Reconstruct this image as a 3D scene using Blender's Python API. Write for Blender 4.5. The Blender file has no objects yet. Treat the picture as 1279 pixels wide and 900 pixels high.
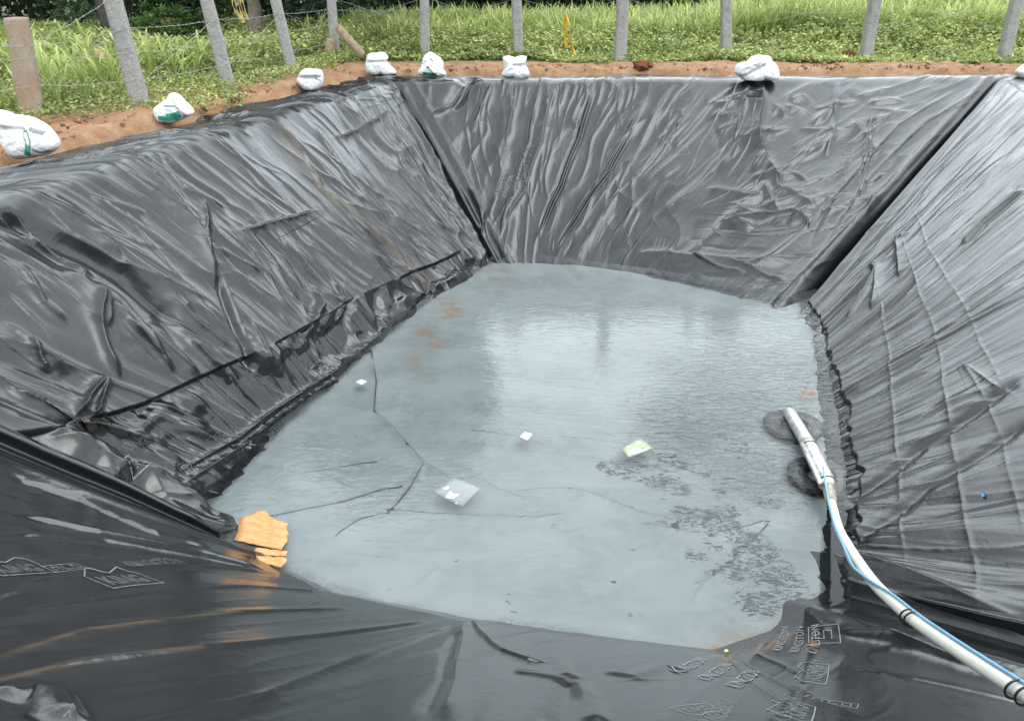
import bpy, math, random
import numpy as np
from mathutils import Vector

# ------------------------------------------------------------------ camera, sky, sun, exposure
S = bpy.context.scene
COL = S.collection
R = math.radians
PITCH = 26.5
CAM_H = 1.6
FPX = 960.0                      # focal length in pixels of the 1279 px wide photograph
cam_d = bpy.data.cameras.new("camera")
cam = bpy.data.objects.new("camera", cam_d)
COL.objects.link(cam)
cam.location = (0, 0, CAM_H)
cam.rotation_euler = (R(90 - PITCH), 0, 0)
cam_d.sensor_width = 36.0
cam_d.lens = 36.0 * FPX / 1279.0
cam_d.clip_start = 0.05
cam_d.clip_end = 1500
S.camera = cam

SUN_EL, SUN_AZ = 58.0, 118.0     # degrees; azimuth clockwise from +Y (ahead of the camera)
w = bpy.data.worlds.new("World")
S.world = w
w.use_nodes = True
nt = w.node_tree
nt.nodes.clear()
sky = nt.nodes.new("ShaderNodeTexSky")
sky.sky_type = 'NISHITA'
sky.sun_disc = False
sky.sun_elevation = R(SUN_EL)
sky.sun_rotation = R(SUN_AZ)
sky.air_density = 1.0
sky.dust_density = 4.0
hs = nt.nodes.new("ShaderNodeHueSaturation")
hs.inputs['Saturation'].default_value = 0.28
tc = nt.nodes.new("ShaderNodeTexCoord")
mp = nt.nodes.new("ShaderNodeMapping")
mp.inputs['Scale'].default_value = (1, 1, 2.2)
cn = nt.nodes.new("ShaderNodeTexNoise")
cn.inputs['Scale'].default_value = 1.9
cn.inputs['Detail'].default_value = 6
cr = nt.nodes.new("ShaderNodeMapRange")
cr.inputs['From Min'].default_value = 0.30
cr.inputs['From Max'].default_value = 0.62
cr.inputs['To Min'].default_value = 0.10
mx = nt.nodes.new("ShaderNodeMix")
mx.data_type = 'RGBA'
cl = nt.nodes.new("ShaderNodeRGB")
cl.outputs[0].default_value = (11.2, 12.3, 12.9, 1)     # thin overcast cloud, in the sky texture's own units
# a brighter part of the overcast, low ahead of the camera
vd = nt.nodes.new("ShaderNodeVectorMath")
vd.operation = 'DOT_PRODUCT'
vd.inputs[1].default_value = (0.16, 0.84, 0.52)
vr = nt.nodes.new("ShaderNodeMapRange")
vr.interpolation_type = 'SMOOTHSTEP'
for k_, v_ in (('From Min', 0.72), ('From Max', 1.0), ('To Min', 1.0), ('To Max', 1.95)):
    vr.inputs[k_].default_value = v_
vm = nt.nodes.new("ShaderNodeVectorMath")
vm.operation = 'SCALE'
bg = nt.nodes.new("ShaderNodeBackground")
bg.inputs['Strength'].default_value = 0.15
wo = nt.nodes.new("ShaderNodeOutputWorld")
L = nt.links.new
L(sky.outputs[0], hs.inputs['Color'])
L(tc.outputs['Generated'], mp.inputs['Vector'])
L(mp.outputs[0], cn.inputs['Vector'])
L(cn.outputs['Fac'], cr.inputs['Value'])
L(cr.outputs[0], mx.inputs['Factor'])
L(hs.outputs[0], mx.inputs[6])
L(cl.outputs[0], mx.inputs[7])
L(tc.outputs['Generated'], vd.inputs[0])
L(vd.outputs['Value'], vr.inputs['Value'])
L(mx.outputs[2], vm.inputs[0])
L(vr.outputs[0], vm.inputs['Scale'])
L(vm.outputs[0], bg.inputs['Color'])
L(bg.outputs[0], wo.inputs['Surface'])

sun_d = bpy.data.lights.new("sun", 'SUN')
sun_d.energy = 1.0
sun_d.angle = R(42)
sun_d.color = (1.0, 0.99, 0.975)
sun = bpy.data.objects.new("sun", sun_d)
COL.objects.link(sun)
sdir = Vector((math.sin(R(SUN_AZ)) * math.cos(R(SUN_EL)), math.cos(R(SUN_AZ)) * math.cos(R(SUN_EL)), math.sin(R(SUN_EL))))
sun.rotation_euler = sdir.to_track_quat('Z', 'Y').to_euler()

S.view_settings.view_transform = 'Standard'
S.view_settings.look = 'None'
S.view_settings.gamma = 1
S.view_settings.use_curve_mapping = False
S.view_settings.exposure = 0.84
S.render.engine = 'CYCLES'
S.cycles.max_bounces = 8
S.cycles.transparent_max_bounces = 16
S.cycles.caustics_reflective = False
S.cycles.caustics_refractive = False
S.cycles.use_denoising = True

# ------------------------------------------------------------------ helpers
_cp, _sp = math.cos(R(PITCH)), math.sin(R(PITCH))


def ray(px, py):
    a, b = (px - 639.5) / FPX, (450 - py) / FPX
    return np.array([a, _cp + b * _sp, -_sp + b * _cp])     # unit depth


def at_z(px, py, z):
    d = ray(px, py)
    return np.array([0, 0, CAM_H]) + d * ((z - CAM_H) / d[2])


def at_y(px, py, y):
    d = ray(px, py)
    return np.array([0, 0, CAM_H]) + d * (y / d[1])


def at_depth(px, py, q):
    return np.array([0, 0, CAM_H]) + ray(px, py) * q


def to_px(P):
    P = np.asarray(P, float)
    x, y, z = P[..., 0], P[..., 1], P[..., 2] - CAM_H
    q = np.maximum(y * _cp - z * _sp, 1e-3)
    return 639.5 + FPX * x / q, 450 - FPX * (y * _sp + z * _cp) / q, q


def _hash(ix, iy, seed):
    h = (ix.astype(np.int64) * 374761393 + iy.astype(np.int64) * 668265263 + seed * 2147483647) & 0xFFFFFFFF
    h = ((h ^ (h >> 13)) * 1274126177) & 0xFFFFFFFF
    h = h ^ (h >> 16)
    return (h & 0xFFFF) / 65535.0


def vnoise(x, y, seed=0):
    x, y = np.asarray(x, float), np.asarray(y, float)
    ix, iy = np.floor(x), np.floor(y)
    fx, fy = x - ix, y - iy
    fx, fy = fx * fx * fx * (fx * (fx * 6 - 15) + 10), fy * fy * fy * (fy * (fy * 6 - 15) + 10)
    a, b = _hash(ix, iy, seed), _hash(ix + 1, iy, seed)
    c, d = _hash(ix, iy + 1, seed), _hash(ix + 1, iy + 1, seed)
    return (a + (b - a) * fx) * (1 - fy) + (c + (d - c) * fx) * fy


def fbm(x, y, seed=0, octv=4, gain=0.5):
    t, a, n = 0, 1.0, 0
    for o in range(octv):
        t = t + a * vnoise(np.asarray(x) * 2 ** o + 17.3 * o, np.asarray(y) * 2 ** o - 9.1 * o, seed + o * 7)
        n += a
        a *= gain
    return t / n


def sm(a, b, x):
    t = np.clip((np.asarray(x, float) - a) / (b - a), 0, 1)
    return t * t * (3 - 2 * t)


def mesh_np(name, V, F, mat=None, parent=None, smooth=True, attrs=None, mats=None, fmat=None):
    """V (n,3); F (m,3) or (m,4) or a list of such arrays -> one mesh object"""
    V = np.asarray(V, np.float32)
    Fs = [np.asarray(f, np.int32) for f in (F if isinstance(F, list) else [F]) if len(f)]
    me = bpy.data.meshes.new(name)
    me.vertices.add(len(V))
    me.vertices.foreach_set('co', V.ravel())
    nl = sum(f.size for f in Fs)
    npoly = sum(len(f) for f in Fs)
    me.loops.add(nl)
    me.polygons.add(npoly)
    me.loops.foreach_set('vertex_index', np.concatenate([f.ravel() for f in Fs]))
    starts, base = [], 0
    for f in Fs:
        k = f.shape[1]
        starts.append(base + np.arange(len(f), dtype=np.int32) * k)
        base += f.size
    me.polygons.foreach_set('loop_start', np.concatenate(starts))
    if smooth:
        me.polygons.foreach_set('use_smooth', np.ones(npoly, bool))
    for m in (mats or ([mat] if mat else [])):
        me.materials.append(m)
    if fmat is not None:
        me.polygons.foreach_set('material_index', np.asarray(fmat, np.int32))
    for k, v in (attrs or {}).items():
        v = np.asarray(v, np.float32)
        if v.ndim == 1:
            a = me.attributes.new(k, 'FLOAT', 'POINT')
            a.data.foreach_set('value', v)
        else:
            a = me.attributes.new(k, 'FLOAT_VECTOR', 'POINT')
            a.data.foreach_set('vector', v.ravel())
    me.update(calc_edges=True)
    me.validate()
    o = bpy.data.objects.new(name, me)
    COL.objects.link(o)
    if parent is not None:
        o.parent = parent
    return o


def grid_faces(nu, nv, off=0, wrap=False):
    i, j = np.meshgrid(np.arange(nu if wrap else nu - 1), np.arange(nv - 1), indexing='ij')
    i2 = (i + 1) % nu
    return np.stack([i * nv + j, i2 * nv + j, i2 * nv + j + 1, i * nv + j + 1], -1).reshape(-1, 4) + off


def tag(o, label=None, cat=None, group=None, kind=None):
    if label:
        o['label'] = label
    if cat:
        o['category'] = cat
    if group:
        o['group'] = group
    if kind:
        o['kind'] = kind
    return o


def empty(name, loc=(0, 0, 0)):
    o = bpy.data.objects.new(name, None)
    COL.objects.link(o)
    o.location = loc
    o.empty_display_size = 0.1
    return o


def frames(P):
    P = np.asarray(P, float)
    T = np.gradient(P, axis=0)
    T /= np.linalg.norm(T, axis=1)[:, None] + 1e-12
    up = np.array([0.03, 0.05, 1.0]) if abs(T[:, 2]).mean() < 0.8 else np.array([1.0, 0.07, 0.02])
    A = np.cross(T, up)
    A /= np.linalg.norm(A, axis=1)[:, None] + 1e-12
    B = np.cross(A, T)
    return T, A, B


def tube_np(P, r, n=10, cap=True):
    P = np.asarray(P, float)
    r = np.broadcast_to(np.asarray(r, float), (len(P),))
    T, A, B = frames(P)
    th = np.arange(n) * 2 * math.pi / n
    V = P[:, None, :] + r[:, None, None] * (np.cos(th)[None, :, None] * A[:, None, :] + np.sin(th)[None, :, None] * B[:, None, :])
    m = len(P)
    V = V.reshape(-1, 3)
    i, j = np.meshgrid(np.arange(m - 1), np.arange(n), indexing='ij')
    j2 = (j + 1) % n
    F = np.stack([i * n + j, i * n + j2, (i + 1) * n + j2, (i + 1) * n + j], -1).reshape(-1, 4)
    if cap:
        V = np.vstack([V, P[0], P[-1]])
        k = np.arange(n)
        F1 = np.stack([np.full(n, len(V) - 2), (k + 1) % n, k], -1)
        F2 = np.stack([np.full(n, len(V) - 1), (m - 1) * n + k, (m - 1) * n + (k + 1) % n], -1)
        return V, [F, np.vstack([F1, F2])]
    return V, [F]


def merge(parts):
    Vs, Q, T, off = [], [], [], 0
    for V, Fl in parts:
        for f in (Fl if isinstance(Fl, list) else [Fl]):
            if len(f):
                (Q if f.shape[1] == 4 else T).append(f + off)
        Vs.append(V)
        off += len(V)
    out = []
    if Q:
        out.append(np.vstack(Q))
    if T:
        out.append(np.vstack(T))
    return np.vstack(Vs), out


def spline(P, n):
    """Catmull-Rom through P, n samples"""
    P = np.asarray(P, float)
    Q = np.vstack([2 * P[0] - P[1], P, 2 * P[-1] - P[-2]])
    t = np.linspace(0, len(P) - 1 - 1e-9, n)
    i = t.astype(int)
    f = (t - i)[:, None]
    a, b, c, d = Q[i], Q[i + 1], Q[i + 2], Q[i + 3]
    return 0.5 * (2 * b + (c - a) * f + (2 * a - 5 * b + 4 * c - d) * f ** 2 + (3 * b - a - 3 * c + d) * f ** 3)


# ------------------------------------------------------------------ materials
class NT:
    def __init__(s, name):
        s.m = bpy.data.materials.new(name)
        s.m.use_nodes = True
        s.t = s.m.node_tree
        s.t.nodes.clear()
        s.out = s.n('ShaderNodeOutputMaterial')

    def n(s, typ, **kw):
        x = s.t.nodes.new(typ)
        for k, v in kw.items():
            if k in x.bl_rna.properties:
                setattr(x, k, v)
            else:
                s.set(x, k.replace('_', ' '), v)
        return x

    def set(s, x, k, v):
        i = x.inputs[k]
        if isinstance(v, bpy.types.NodeSocket):
            s.t.links.new(v, i)
        else:
            i.default_value = v

    def l(s, a, b):
        s.t.links.new(a, b)

    def attr(s, name, vec=False):
        a = s.n('ShaderNodeAttribute', attribute_name=name)
        return a.outputs['Vector' if vec else 'Fac']

    def coord(s, out='Object'):
        return s.n('ShaderNodeTexCoord').outputs[out]

    def map(s, vec, scale=(1, 1, 1), rot=(0, 0, 0)):
        m = s.n('ShaderNodeMapping')
        s.l(vec, m.inputs['Vector'])
        m.inputs['Scale'].default_value = scale
        m.inputs['Rotation'].default_value = rot
        return m.outputs[0]

    def noise(s, vec, scale=5, detail=4, rough=0.5, dist=0.0):
        x = s.n('ShaderNodeTexNoise')
        s.l(vec, x.inputs['Vector'])
        x.inputs['Scale'].default_value = scale
        x.inputs['Detail'].default_value = detail
        x.inputs['Roughness'].default_value = rough
        x.inputs['Distortion'].default_value = dist
        return x.outputs['Fac']

    def rng(s, v, a, b, c=0.0, d=1.0):
        x = s.n('ShaderNodeMapRange')
        x.interpolation_type = 'SMOOTHSTEP' if a != b else 'LINEAR'
        s.l(v, x.inputs['Value'])
        for k, q in zip(('From Min', 'From Max', 'To Min', 'To Max'), (a, b, c, d)):
            x.inputs[k].default_value = q
        return x.outputs[0]

    def math(s, op, a, b=0.0, clamp=False):
        x = s.n('ShaderNodeMath', operation=op, use_clamp=clamp)
        for i, v in enumerate((a, b)):
            if isinstance(v, bpy.types.NodeSocket):
                s.l(v, x.inputs[i])
            else:
                x.inputs[i].default_value = v
        return x.outputs[0]

    def mix(s, f, a, b):
        x = s.n('ShaderNodeMix', data_type='RGBA')
        for i, v in ((0, f), (6, a), (7, b)):
            if isinstance(v, bpy.types.NodeSocket):
                s.l(v, x.inputs[i])
            else:
                x.inputs[i].default_value = (*v, 1) if isinstance(v, tuple) and len(v) == 3 else v
        return x.outputs[2]

    def bump(s, h, strength=0.3, dist=0.01, normal=None):
        x = s.n('ShaderNodeBump')
        x.inputs['Strength'].default_value = strength
        x.inputs['Distance'].default_value = dist
        s.l(h, x.inputs['Height'])
        if normal is not None:
            s.l(normal, x.inputs['Normal'])
        return x.outputs[0]

    def bsdf(s, color, rough=0.6, normal=None, spec=0.5, **kw):
        x = s.n('ShaderNodeBsdfPrincipled')
        for k, v in (('Base Color', color), ('Roughness', rough), ('Specular IOR Level', spec)):
            if isinstance(v, bpy.types.NodeSocket):
                s.l(v, x.inputs[k])
            else:
                x.inputs[k].default_value = (*v, 1) if isinstance(v, tuple) and len(v) == 3 else v
        if normal is not None:
            s.l(normal, x.inputs['Normal'])
        for k, v in kw.items():
            x.inputs[k.replace('_', ' ')].default_value = v
        s.l(x.outputs[0], s.out.inputs['Surface'])
        return x


def simple_mat(name, color, rough=0.6, var=0.15, scale=12, bump=0.2, bdist=0.005, spec=0.4, **kw):
    t = NT(name)
    c = t.coord()
    n1 = t.noise(c, scale, 5, 0.6)
    dark = tuple(v * (1 - var) for v in color)
    lite = tuple(min(1, v * (1 + var)) for v in color)
    t.bsdf(t.mix(t.rng(n1, 0.3, 0.7), dark, lite), rough, t.bump(t.noise(c, scale * 4, 4), bump, bdist), spec, **kw)
    return t.m


def liner_material():
    t = NT("black_polyethylene_liner")
    co = t.coord()
    fuv = t.attr('fold_uv', True)
    silt, clean, stain, scuff = t.attr('silt'), t.attr('clean'), t.attr('stain'), t.attr('scuff')
    # dust film: broad patches, streaks along the folds, fine specks
    big = t.noise(co, 0.9, 5, 0.6, 0.4)
    streak = t.noise(t.map(fuv, (0.8, 4.5, 1)), 1.0, 4, 0.55)
    fine = t.noise(co, 70, 3, 0.7)
    d = t.math('ADD', t.math('MULTIPLY', big, 0.55), t.math('ADD', t.math('MULTIPLY', streak, 0.35), t.math('MULTIPLY', fine, 0.22)))
    dust = t.rng(d, 0.42, 0.70)
    dust = t.math('MULTIPLY', dust, t.math('SUBTRACT', 1.0, clean, True))
    base = t.mix(dust, (0.007, 0.0074, 0.008), (0.019, 0.0197, 0.021))
    base = t.mix(t.math('MULTIPLY', stain, t.rng(t.noise(t.map(fuv, (1.5, 14, 1)), 1.0, 5), 0.35, 0.65)), base, (0.11, 0.075, 0.045))
    # pale silt settled on the floor under the water
    sp = t.noise(co, 65, 3, 0.75)
    sb = t.noise(t.map(co, (1, 1.6, 1)), 1.4, 6, 0.6, 0.5)
    scol = t.mix(t.rng(sb, 0.3, 0.72), (0.120, 0.143, 0.146), (0.198, 0.220, 0.220))
    scol = t.mix(t.rng(t.noise(co, 9, 5, 0.7), 0.35, 0.75), scol, (0.180, 0.200, 0.196))
    scol = t.mix(t.math('MULTIPLY', stain, t.rng(t.noise(co, 5, 6, 0.7), 0.38, 0.6)), scol, (0.175, 0.115, 0.07))
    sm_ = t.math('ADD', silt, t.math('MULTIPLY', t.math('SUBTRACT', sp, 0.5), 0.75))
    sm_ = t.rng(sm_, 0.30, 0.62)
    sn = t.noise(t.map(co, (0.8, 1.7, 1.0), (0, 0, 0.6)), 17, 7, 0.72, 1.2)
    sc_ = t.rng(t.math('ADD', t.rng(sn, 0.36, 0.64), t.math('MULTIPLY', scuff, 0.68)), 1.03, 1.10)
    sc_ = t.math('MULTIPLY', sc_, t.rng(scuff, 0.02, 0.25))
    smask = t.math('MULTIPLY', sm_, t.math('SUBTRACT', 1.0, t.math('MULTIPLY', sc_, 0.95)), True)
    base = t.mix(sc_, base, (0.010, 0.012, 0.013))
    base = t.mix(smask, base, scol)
    rough = t.math('ADD', t.rng(dust, 0, 1, 0.21, 0.34), t.math('MULTIPLY', smask, 0.35))
    rough = t.math('SUBTRACT', rough, t.math('MULTIPLY', clean, 0.06))
    # fine wrinkles, along the folds and across
    w1 = t.noise(t.map(fuv, (2.2, 20, 1)), 1.0, 4, 0.55, 0.5)
    w1r = t.math('MULTIPLY', t.math('ABSOLUTE', t.math('SUBTRACT', w1, 0.5)), t.math('SUBTRACT', 1.0, t.math('MULTIPLY', clean, 0.9), True))
    w2 = t.noise(co, 9, 4, 0.55, 0.8)
    nb = t.bump(w1r, 0.07, 0.02)
    nb = t.bump(w2, 0.08, 0.03, nb)
    nb = t.bump(fine, 0.08, 0.004, nb)
    t.bsdf(base, rough, nb, 0.52)
    return t.m


M_LINER = liner_material()

# ------------------------------------------------------------------ the pit: key lines
ZF, ZW = -2.40, -2.30            # floor of the pit, water level
FLOOR = {'NL': (265, 668), 'FL': (606, 316), 'FR': (1012, 368), 'NR': (1062, 745)}
FC = {k: at_z(*v, ZW) for k, v in FLOOR.items()}
nr2 = at_z(905, 818, ZW)
RC = {'NL': np.array([-4.75, 3.95, 0]), 'FL': np.array([-2.05, 14.0, 0]), 'FR': np.array([8.75, 14.6, 0]), 'NR': np.array([4.4, 0.1, 0])}
GRIDS = {}


class Panel:
    """one side of the pit: a fine grid from below the floor edge over the rim to the outer edge of the lap"""

    def __init__(s, name, bot, top, out, ns, nt_, nb):
        s.name, s.ns, s.nv = name, ns, nt_ + nb
        u = np.linspace(0, 1, ns)

        def along(poly):
            poly = np.asarray(poly, float)
            d = np.r_[0, np.cumsum(np.linalg.norm(np.diff(poly, axis=0), axis=1))]
            d /= d[-1]
            return np.stack([np.interp(u, d, poly[:, k]) for k in range(3)], -1)
        B, T, O = along(bot), along(top), along(out)
        B = B.copy()
        T0 = T.copy()
        # carry the slope on below the water to the floor
        k = (ZF - 0.06 - ZW) / (0 - ZW)
        B = B + (T0 - B) * k
        v = np.linspace(0, 1, nt_)
        P = B[:, None] + (T[:, None] - B[:, None]) * v[None, :, None]
        vb = np.linspace(0, 1, nb + 1)[1:]
        Q = T[:, None] + (O[:, None] - T[:, None]) * vb[None, :, None]
        P = np.concatenate([P, Q], 1)
        # round the rim
        kern = np.hanning(int(nt_ * 0.055) * 2 + 3)
        kern /= kern.sum()
        h = len(kern) // 2
        Z = np.pad(P, ((0, 0), (h, h), (0, 0)), mode='reflect', reflect_type='odd')
        s.P = sum(kern[i] * Z[:, i:i + s.nv] for i in range(len(kern)))
        s.P0 = s.P.copy()
        s.smt = np.r_[0, np.cumsum(np.linalg.norm(np.diff(s.P[:, nt_ // 2], axis=0), axis=1))]
        s.tm = np.concatenate([np.zeros((ns, 1)), np.cumsum(np.linalg.norm(np.diff(s.P, axis=1), axis=2), axis=1)], 1)
        s.X = np.repeat(s.smt[:, None], s.nv, 1)
        s.Y = s.tm.copy()
        e1 = np.gradient(s.P, axis=0)
        e2 = np.gradient(s.P, axis=1)
        N = np.cross(e1, e2)
        N /= np.linalg.norm(N, axis=2)[..., None] + 1e-9
        if N[..., 2].mean() < 0:
            N = -N
        s.N = N
        px, py, q = to_px(s.P)
        s.px, s.py, s.q = px, py, q
        s.ok = (q > 0.3)
        s.D = np.zeros((ns, s.nv))
        s.clean = np.zeros((ns, s.nv))
        s.stain = np.zeros((ns, s.nv))
        s.silt = np.zeros((ns, s.nv))
        s.scuff = np.zeros((ns, s.nv))
        s.ang = None
        s.L = s.smt[-1]
        GRIDS[name] = s

    def uv(s, px, py):
        d = (s.px - px) ** 2 + (s.py - py) ** 2 + np.where(s.ok, 0, 1e9)
        i, j = np.unravel_index(np.argmin(d), d.shape)
        return np.array([s.X[i, j], s.Y[i, j]])

    def line(s, pts, A, w, kind='ridge', taper=0.25, w2=None):
        """a fold along a line of the sheet; kind: ridge, round, step (one steep flank), groove"""
        Q = np.array([s.uv(*p) for p in pts])
        s.fold(Q, A, w, kind, taper, w2)

    def fold(s, Q, A, w, kind='ridge', taper=0.25, w2=None, pert=None):
        seg = np.linalg.norm(np.diff(Q, axis=0), axis=1)
        tot = seg.sum() + 1e-9
        if tot < 0.02:
            return
        pad = w * 5
        lo, hi = Q.min(0) - pad, Q.max(0) + pad
        i0, i1 = np.searchsorted(s.smt, [lo[0], hi[0]])
        if i1 <= i0 + 1:
            return
        Ysub = s.Y[i0:i1]
        j0 = max(0, np.searchsorted(Ysub.max(0), lo[1]))
        j1 = min(s.nv, np.searchsorted(Ysub.min(0), hi[1]) + 1)
        if j1 <= j0 + 1:
            return
        X, Y = s.X[i0:i1, j0:j1], Ysub[:, j0:j1]
        best = np.full(X.shape, 1e9)
        sd = np.zeros(X.shape)
        ta = np.zeros(X.shape)
        acc = 0.0
        for k in range(len(Q) - 1):
            a, b = Q[k], Q[k + 1]
            ab = b - a
            L2 = (ab ** 2).sum() + 1e-12
            t = np.clip(((X - a[0]) * ab[0] + (Y - a[1]) * ab[1]) / L2, 0, 1)
            dx, dy = X - (a[0] + t * ab[0]), Y - (a[1] + t * ab[1])
            d = np.hypot(dx, dy)
            sg = np.sign(ab[0] * dy - ab[1] * dx)
            m = d < best
            best = np.where(m, d, best)
            sd = np.where(m, d * sg, sd)
            ta = np.where(m, (acc + t * seg[k]) / tot, ta)
            acc += seg[k]
        env = sm(0, taper, ta) * sm(0, taper, 1 - ta) if taper > 0 else 1.0
        if kind == 'ridge':
            h = np.exp(-best / w)
        elif kind == 'round':
            h = np.exp(-(best / w) ** 2)
        elif kind == 'step':
            w2_ = w2 or w * 4
            h = np.where(sd > 0, np.exp(-np.abs(sd) / w), np.exp(-np.abs(sd) / w2_))
        elif kind == 'pleat':
            h = np.exp(-(best / w) ** 2) - 0.8 * np.exp(-((sd - 1.6 * w) / w) ** 2)
        elif kind == 'groove':
            h = -np.exp(-(best / w) ** 2) + 0.45 * np.exp(-((np.abs(sd) - 1.9 * w) / w) ** 2)
        s.D[i0:i1, j0:j1] += A * env * h

    def paint(s, arr, pts, w, val=1.0):
        Q = np.array([s.uv(*p) for p in pts])
        best = np.full(s.X.shape, 1e9)
        for k in range(max(1, len(Q) - 1)):
            a, b = Q[k], Q[min(k + 1, len(Q) - 1)]
            ab = b - a
            t = np.clip(((s.X - a[0]) * ab[0] + (s.Y - a[1]) * ab[1]) / ((ab ** 2).sum() + 1e-9), 0, 1)
            best = np.minimum(best, np.hypot(s.X - a[0] - t * ab[0], s.Y - a[1] - t * ab[1]))
        arr += val * np.exp(-(best / w) ** 2)

    def setdir(s, anchors):
        """anchors: (px, py, px2, py2) fold directions -> a smooth angle field on the sheet"""
        A = []
        for a in anchors:
            p, q = s.uv(a[0], a[1]), s.uv(a[2], a[3])
            d = q - p
            A.append((p[0], p[1], math.atan2(d[1], d[0])))
        A = np.array(A)
        c = np.zeros(s.X.shape)
        sn = np.zeros(s.X.shape)
        for x, y, an in A:
            wt = 1 / ((s.X - x) ** 2 + (s.Y - y) ** 2 + 0.15) ** 1.5
            c += wt * math.cos(2 * an)
            sn += wt * math.sin(2 * an)
        s.ang = 0.5 * np.arctan2(sn, c)

    def ang_at(s, p):
        i = min(s.ns - 1, int(np.searchsorted(s.smt, p[0])))
        j = min(s.nv - 1, int(np.searchsorted(s.Y[i], p[1])))
        return s.ang[i, j]

    def random_folds(s, n, Lr, Ar, wr, seed, kinds=('ridge', 'step', 'round'), ymax=None, spread=0.16, ymin=0.0, curl=0.12, vis=True):
        rg = np.random.default_rng(seed)
        made = 0
        tries = 0
        while made < n and tries < n * 20:
            tries += 1
            i = rg.integers(0, s.ns)
            j = rg.integers(0, s.nv)
            if vis and not (-120 < s.px[i, j] < 1400 and -60 < s.py[i, j] < 980 and s.ok[i, j]):
                continue
            p = np.array([s.X[i, j], s.Y[i, j]])
            if (ymax is not None and p[1] > ymax) or p[1] < ymin:
                continue
            Lm = Lr[0] * (Lr[1] / Lr[0]) ** rg.random()
            Aa = Ar[0] * (Ar[1] / Ar[0]) ** (rg.random() ** 1.4)
            ww = wr[0] * (wr[1] / wr[0]) ** rg.random()
            k = max(3, int(Lm / 0.12))
            pts = [p]
            off = rg.normal(0, spread)
            a0 = s.ang_at(p)
            for _ in range(k):
                a = s.ang_at(pts[-1])
                if math.cos(a - a0) < 0:
                    a += math.pi
                a0 = a
                off += rg.normal(0, curl)
                off *= 0.9
                pts.append(pts[-1] + Lm / k * np.array([math.cos(a + off), math.sin(a + off)]))
            kd = kinds[rg.integers(0, len(kinds))]
            sgn = 1 if rg.random() < 0.75 else -0.7
            s.fold(np.array(pts[::-1] if rg.random() < 0.5 else pts), Aa * sgn, ww, kd, 0.4, ww * rg.uniform(2, 6))
            made += 1

    def along(s):
        if getattr(s, 'world_dir', None) is not None:
            d = s.world_dir
            return s.P0[..., 0] * d[0] + s.P0[..., 1] * d[1], (-s.P0[..., 0] * d[1] + s.P0[..., 1] * d[0]) * 1.3
        m = 0.5 * math.atan2(np.sin(2 * s.ang).mean(), np.cos(2 * s.ang).mean())
        ca, sa = math.cos(m), math.sin(m)
        return s.X * ca + s.Y * sa, -s.X * sa + s.Y * ca

    def waves(s, A, along, across, seed, octv=4):
        """gentle anisotropic waves of the sheet, stretched along the fold direction"""
        a, b = s.along()
        wp = fbm(a / along * 0.9 + 11, b / across * 0.35, seed + 91, 2) - 0.5
        a = a + wp * along * 0.8
        b = b + (fbm(a / along * 0.8 + 5, b / across * 0.4, seed + 93, 2) - 0.5) * across * 1.1
        n = fbm(a / along, b / across, seed, 2, 0.4)
        r1 = 1 - np.abs(2 * vnoise(a / along * 0.8 + 40, b / across * 0.8, seed + 50) - 1)
        r2 = 1 - np.abs(2 * vnoise(a / along * 1.5 + 70, b / across * 1.9, seed + 57) - 1)
        msk = sm(0.35, 0.65, vnoise(a / along * 0.5, b / across * 0.22, seed + 61))
        s.D += A * (1.0 * (n - 0.5) + 0.9 * r1 ** 2.4 * (0.35 + 0.65 * msk) + 0.45 * r2 ** 2.2 * (1.15 - msk))

    def finish(s):
        a, b = s.along()
        s.fuv = np.stack([a, b, np.zeros_like(s.X)], -1)
        s.P = s.P + s.N * s.D[..., None]

    def pos(s, x, y, h=0.0):
        """points of the finished sheet at sheet coordinates (metres)"""
        x = np.clip(np.asarray(x, float), 0, s.smt[-1] - 1e-4)
        i = np.clip(np.searchsorted(s.smt, x) - 1, 0, s.ns - 2)
        fx = ((x - s.smt[i]) / (s.smt[i + 1] - s.smt[i]))
        y = np.asarray(y, float)
        yy = s.Y[i] + (s.Y[i + 1] - s.Y[i]) * fx[..., None]
        j = np.clip((yy < y[..., None]).sum(-1) - 1, 0, s.nv - 2)
        ar = np.arange(len(x))
        fy = np.clip((y - yy[ar, j]) / (yy[ar, j + 1] - yy[ar, j] + 1e-9), 0, 1)
        fx, fy = fx[:, None], fy[:, None]
        P = (s.P[i, j] * (1 - fx) * (1 - fy) + s.P[i + 1, j] * fx * (1 - fy) + s.P[i, j + 1] * (1 - fx) * fy + s.P[i + 1, j + 1] * fx * fy)
        return P + s.N[i, j] * np.asarray(h)[..., None]


def outward(p, d):
    c = np.array([1.2, 7.5, 0])
    v = np.asarray(p, float) - c
    v[2] = 0
    v /= np.linalg.norm(v)
    return np.asarray(p, float) + v * d + np.array([0, 0, -0.07])


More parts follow.
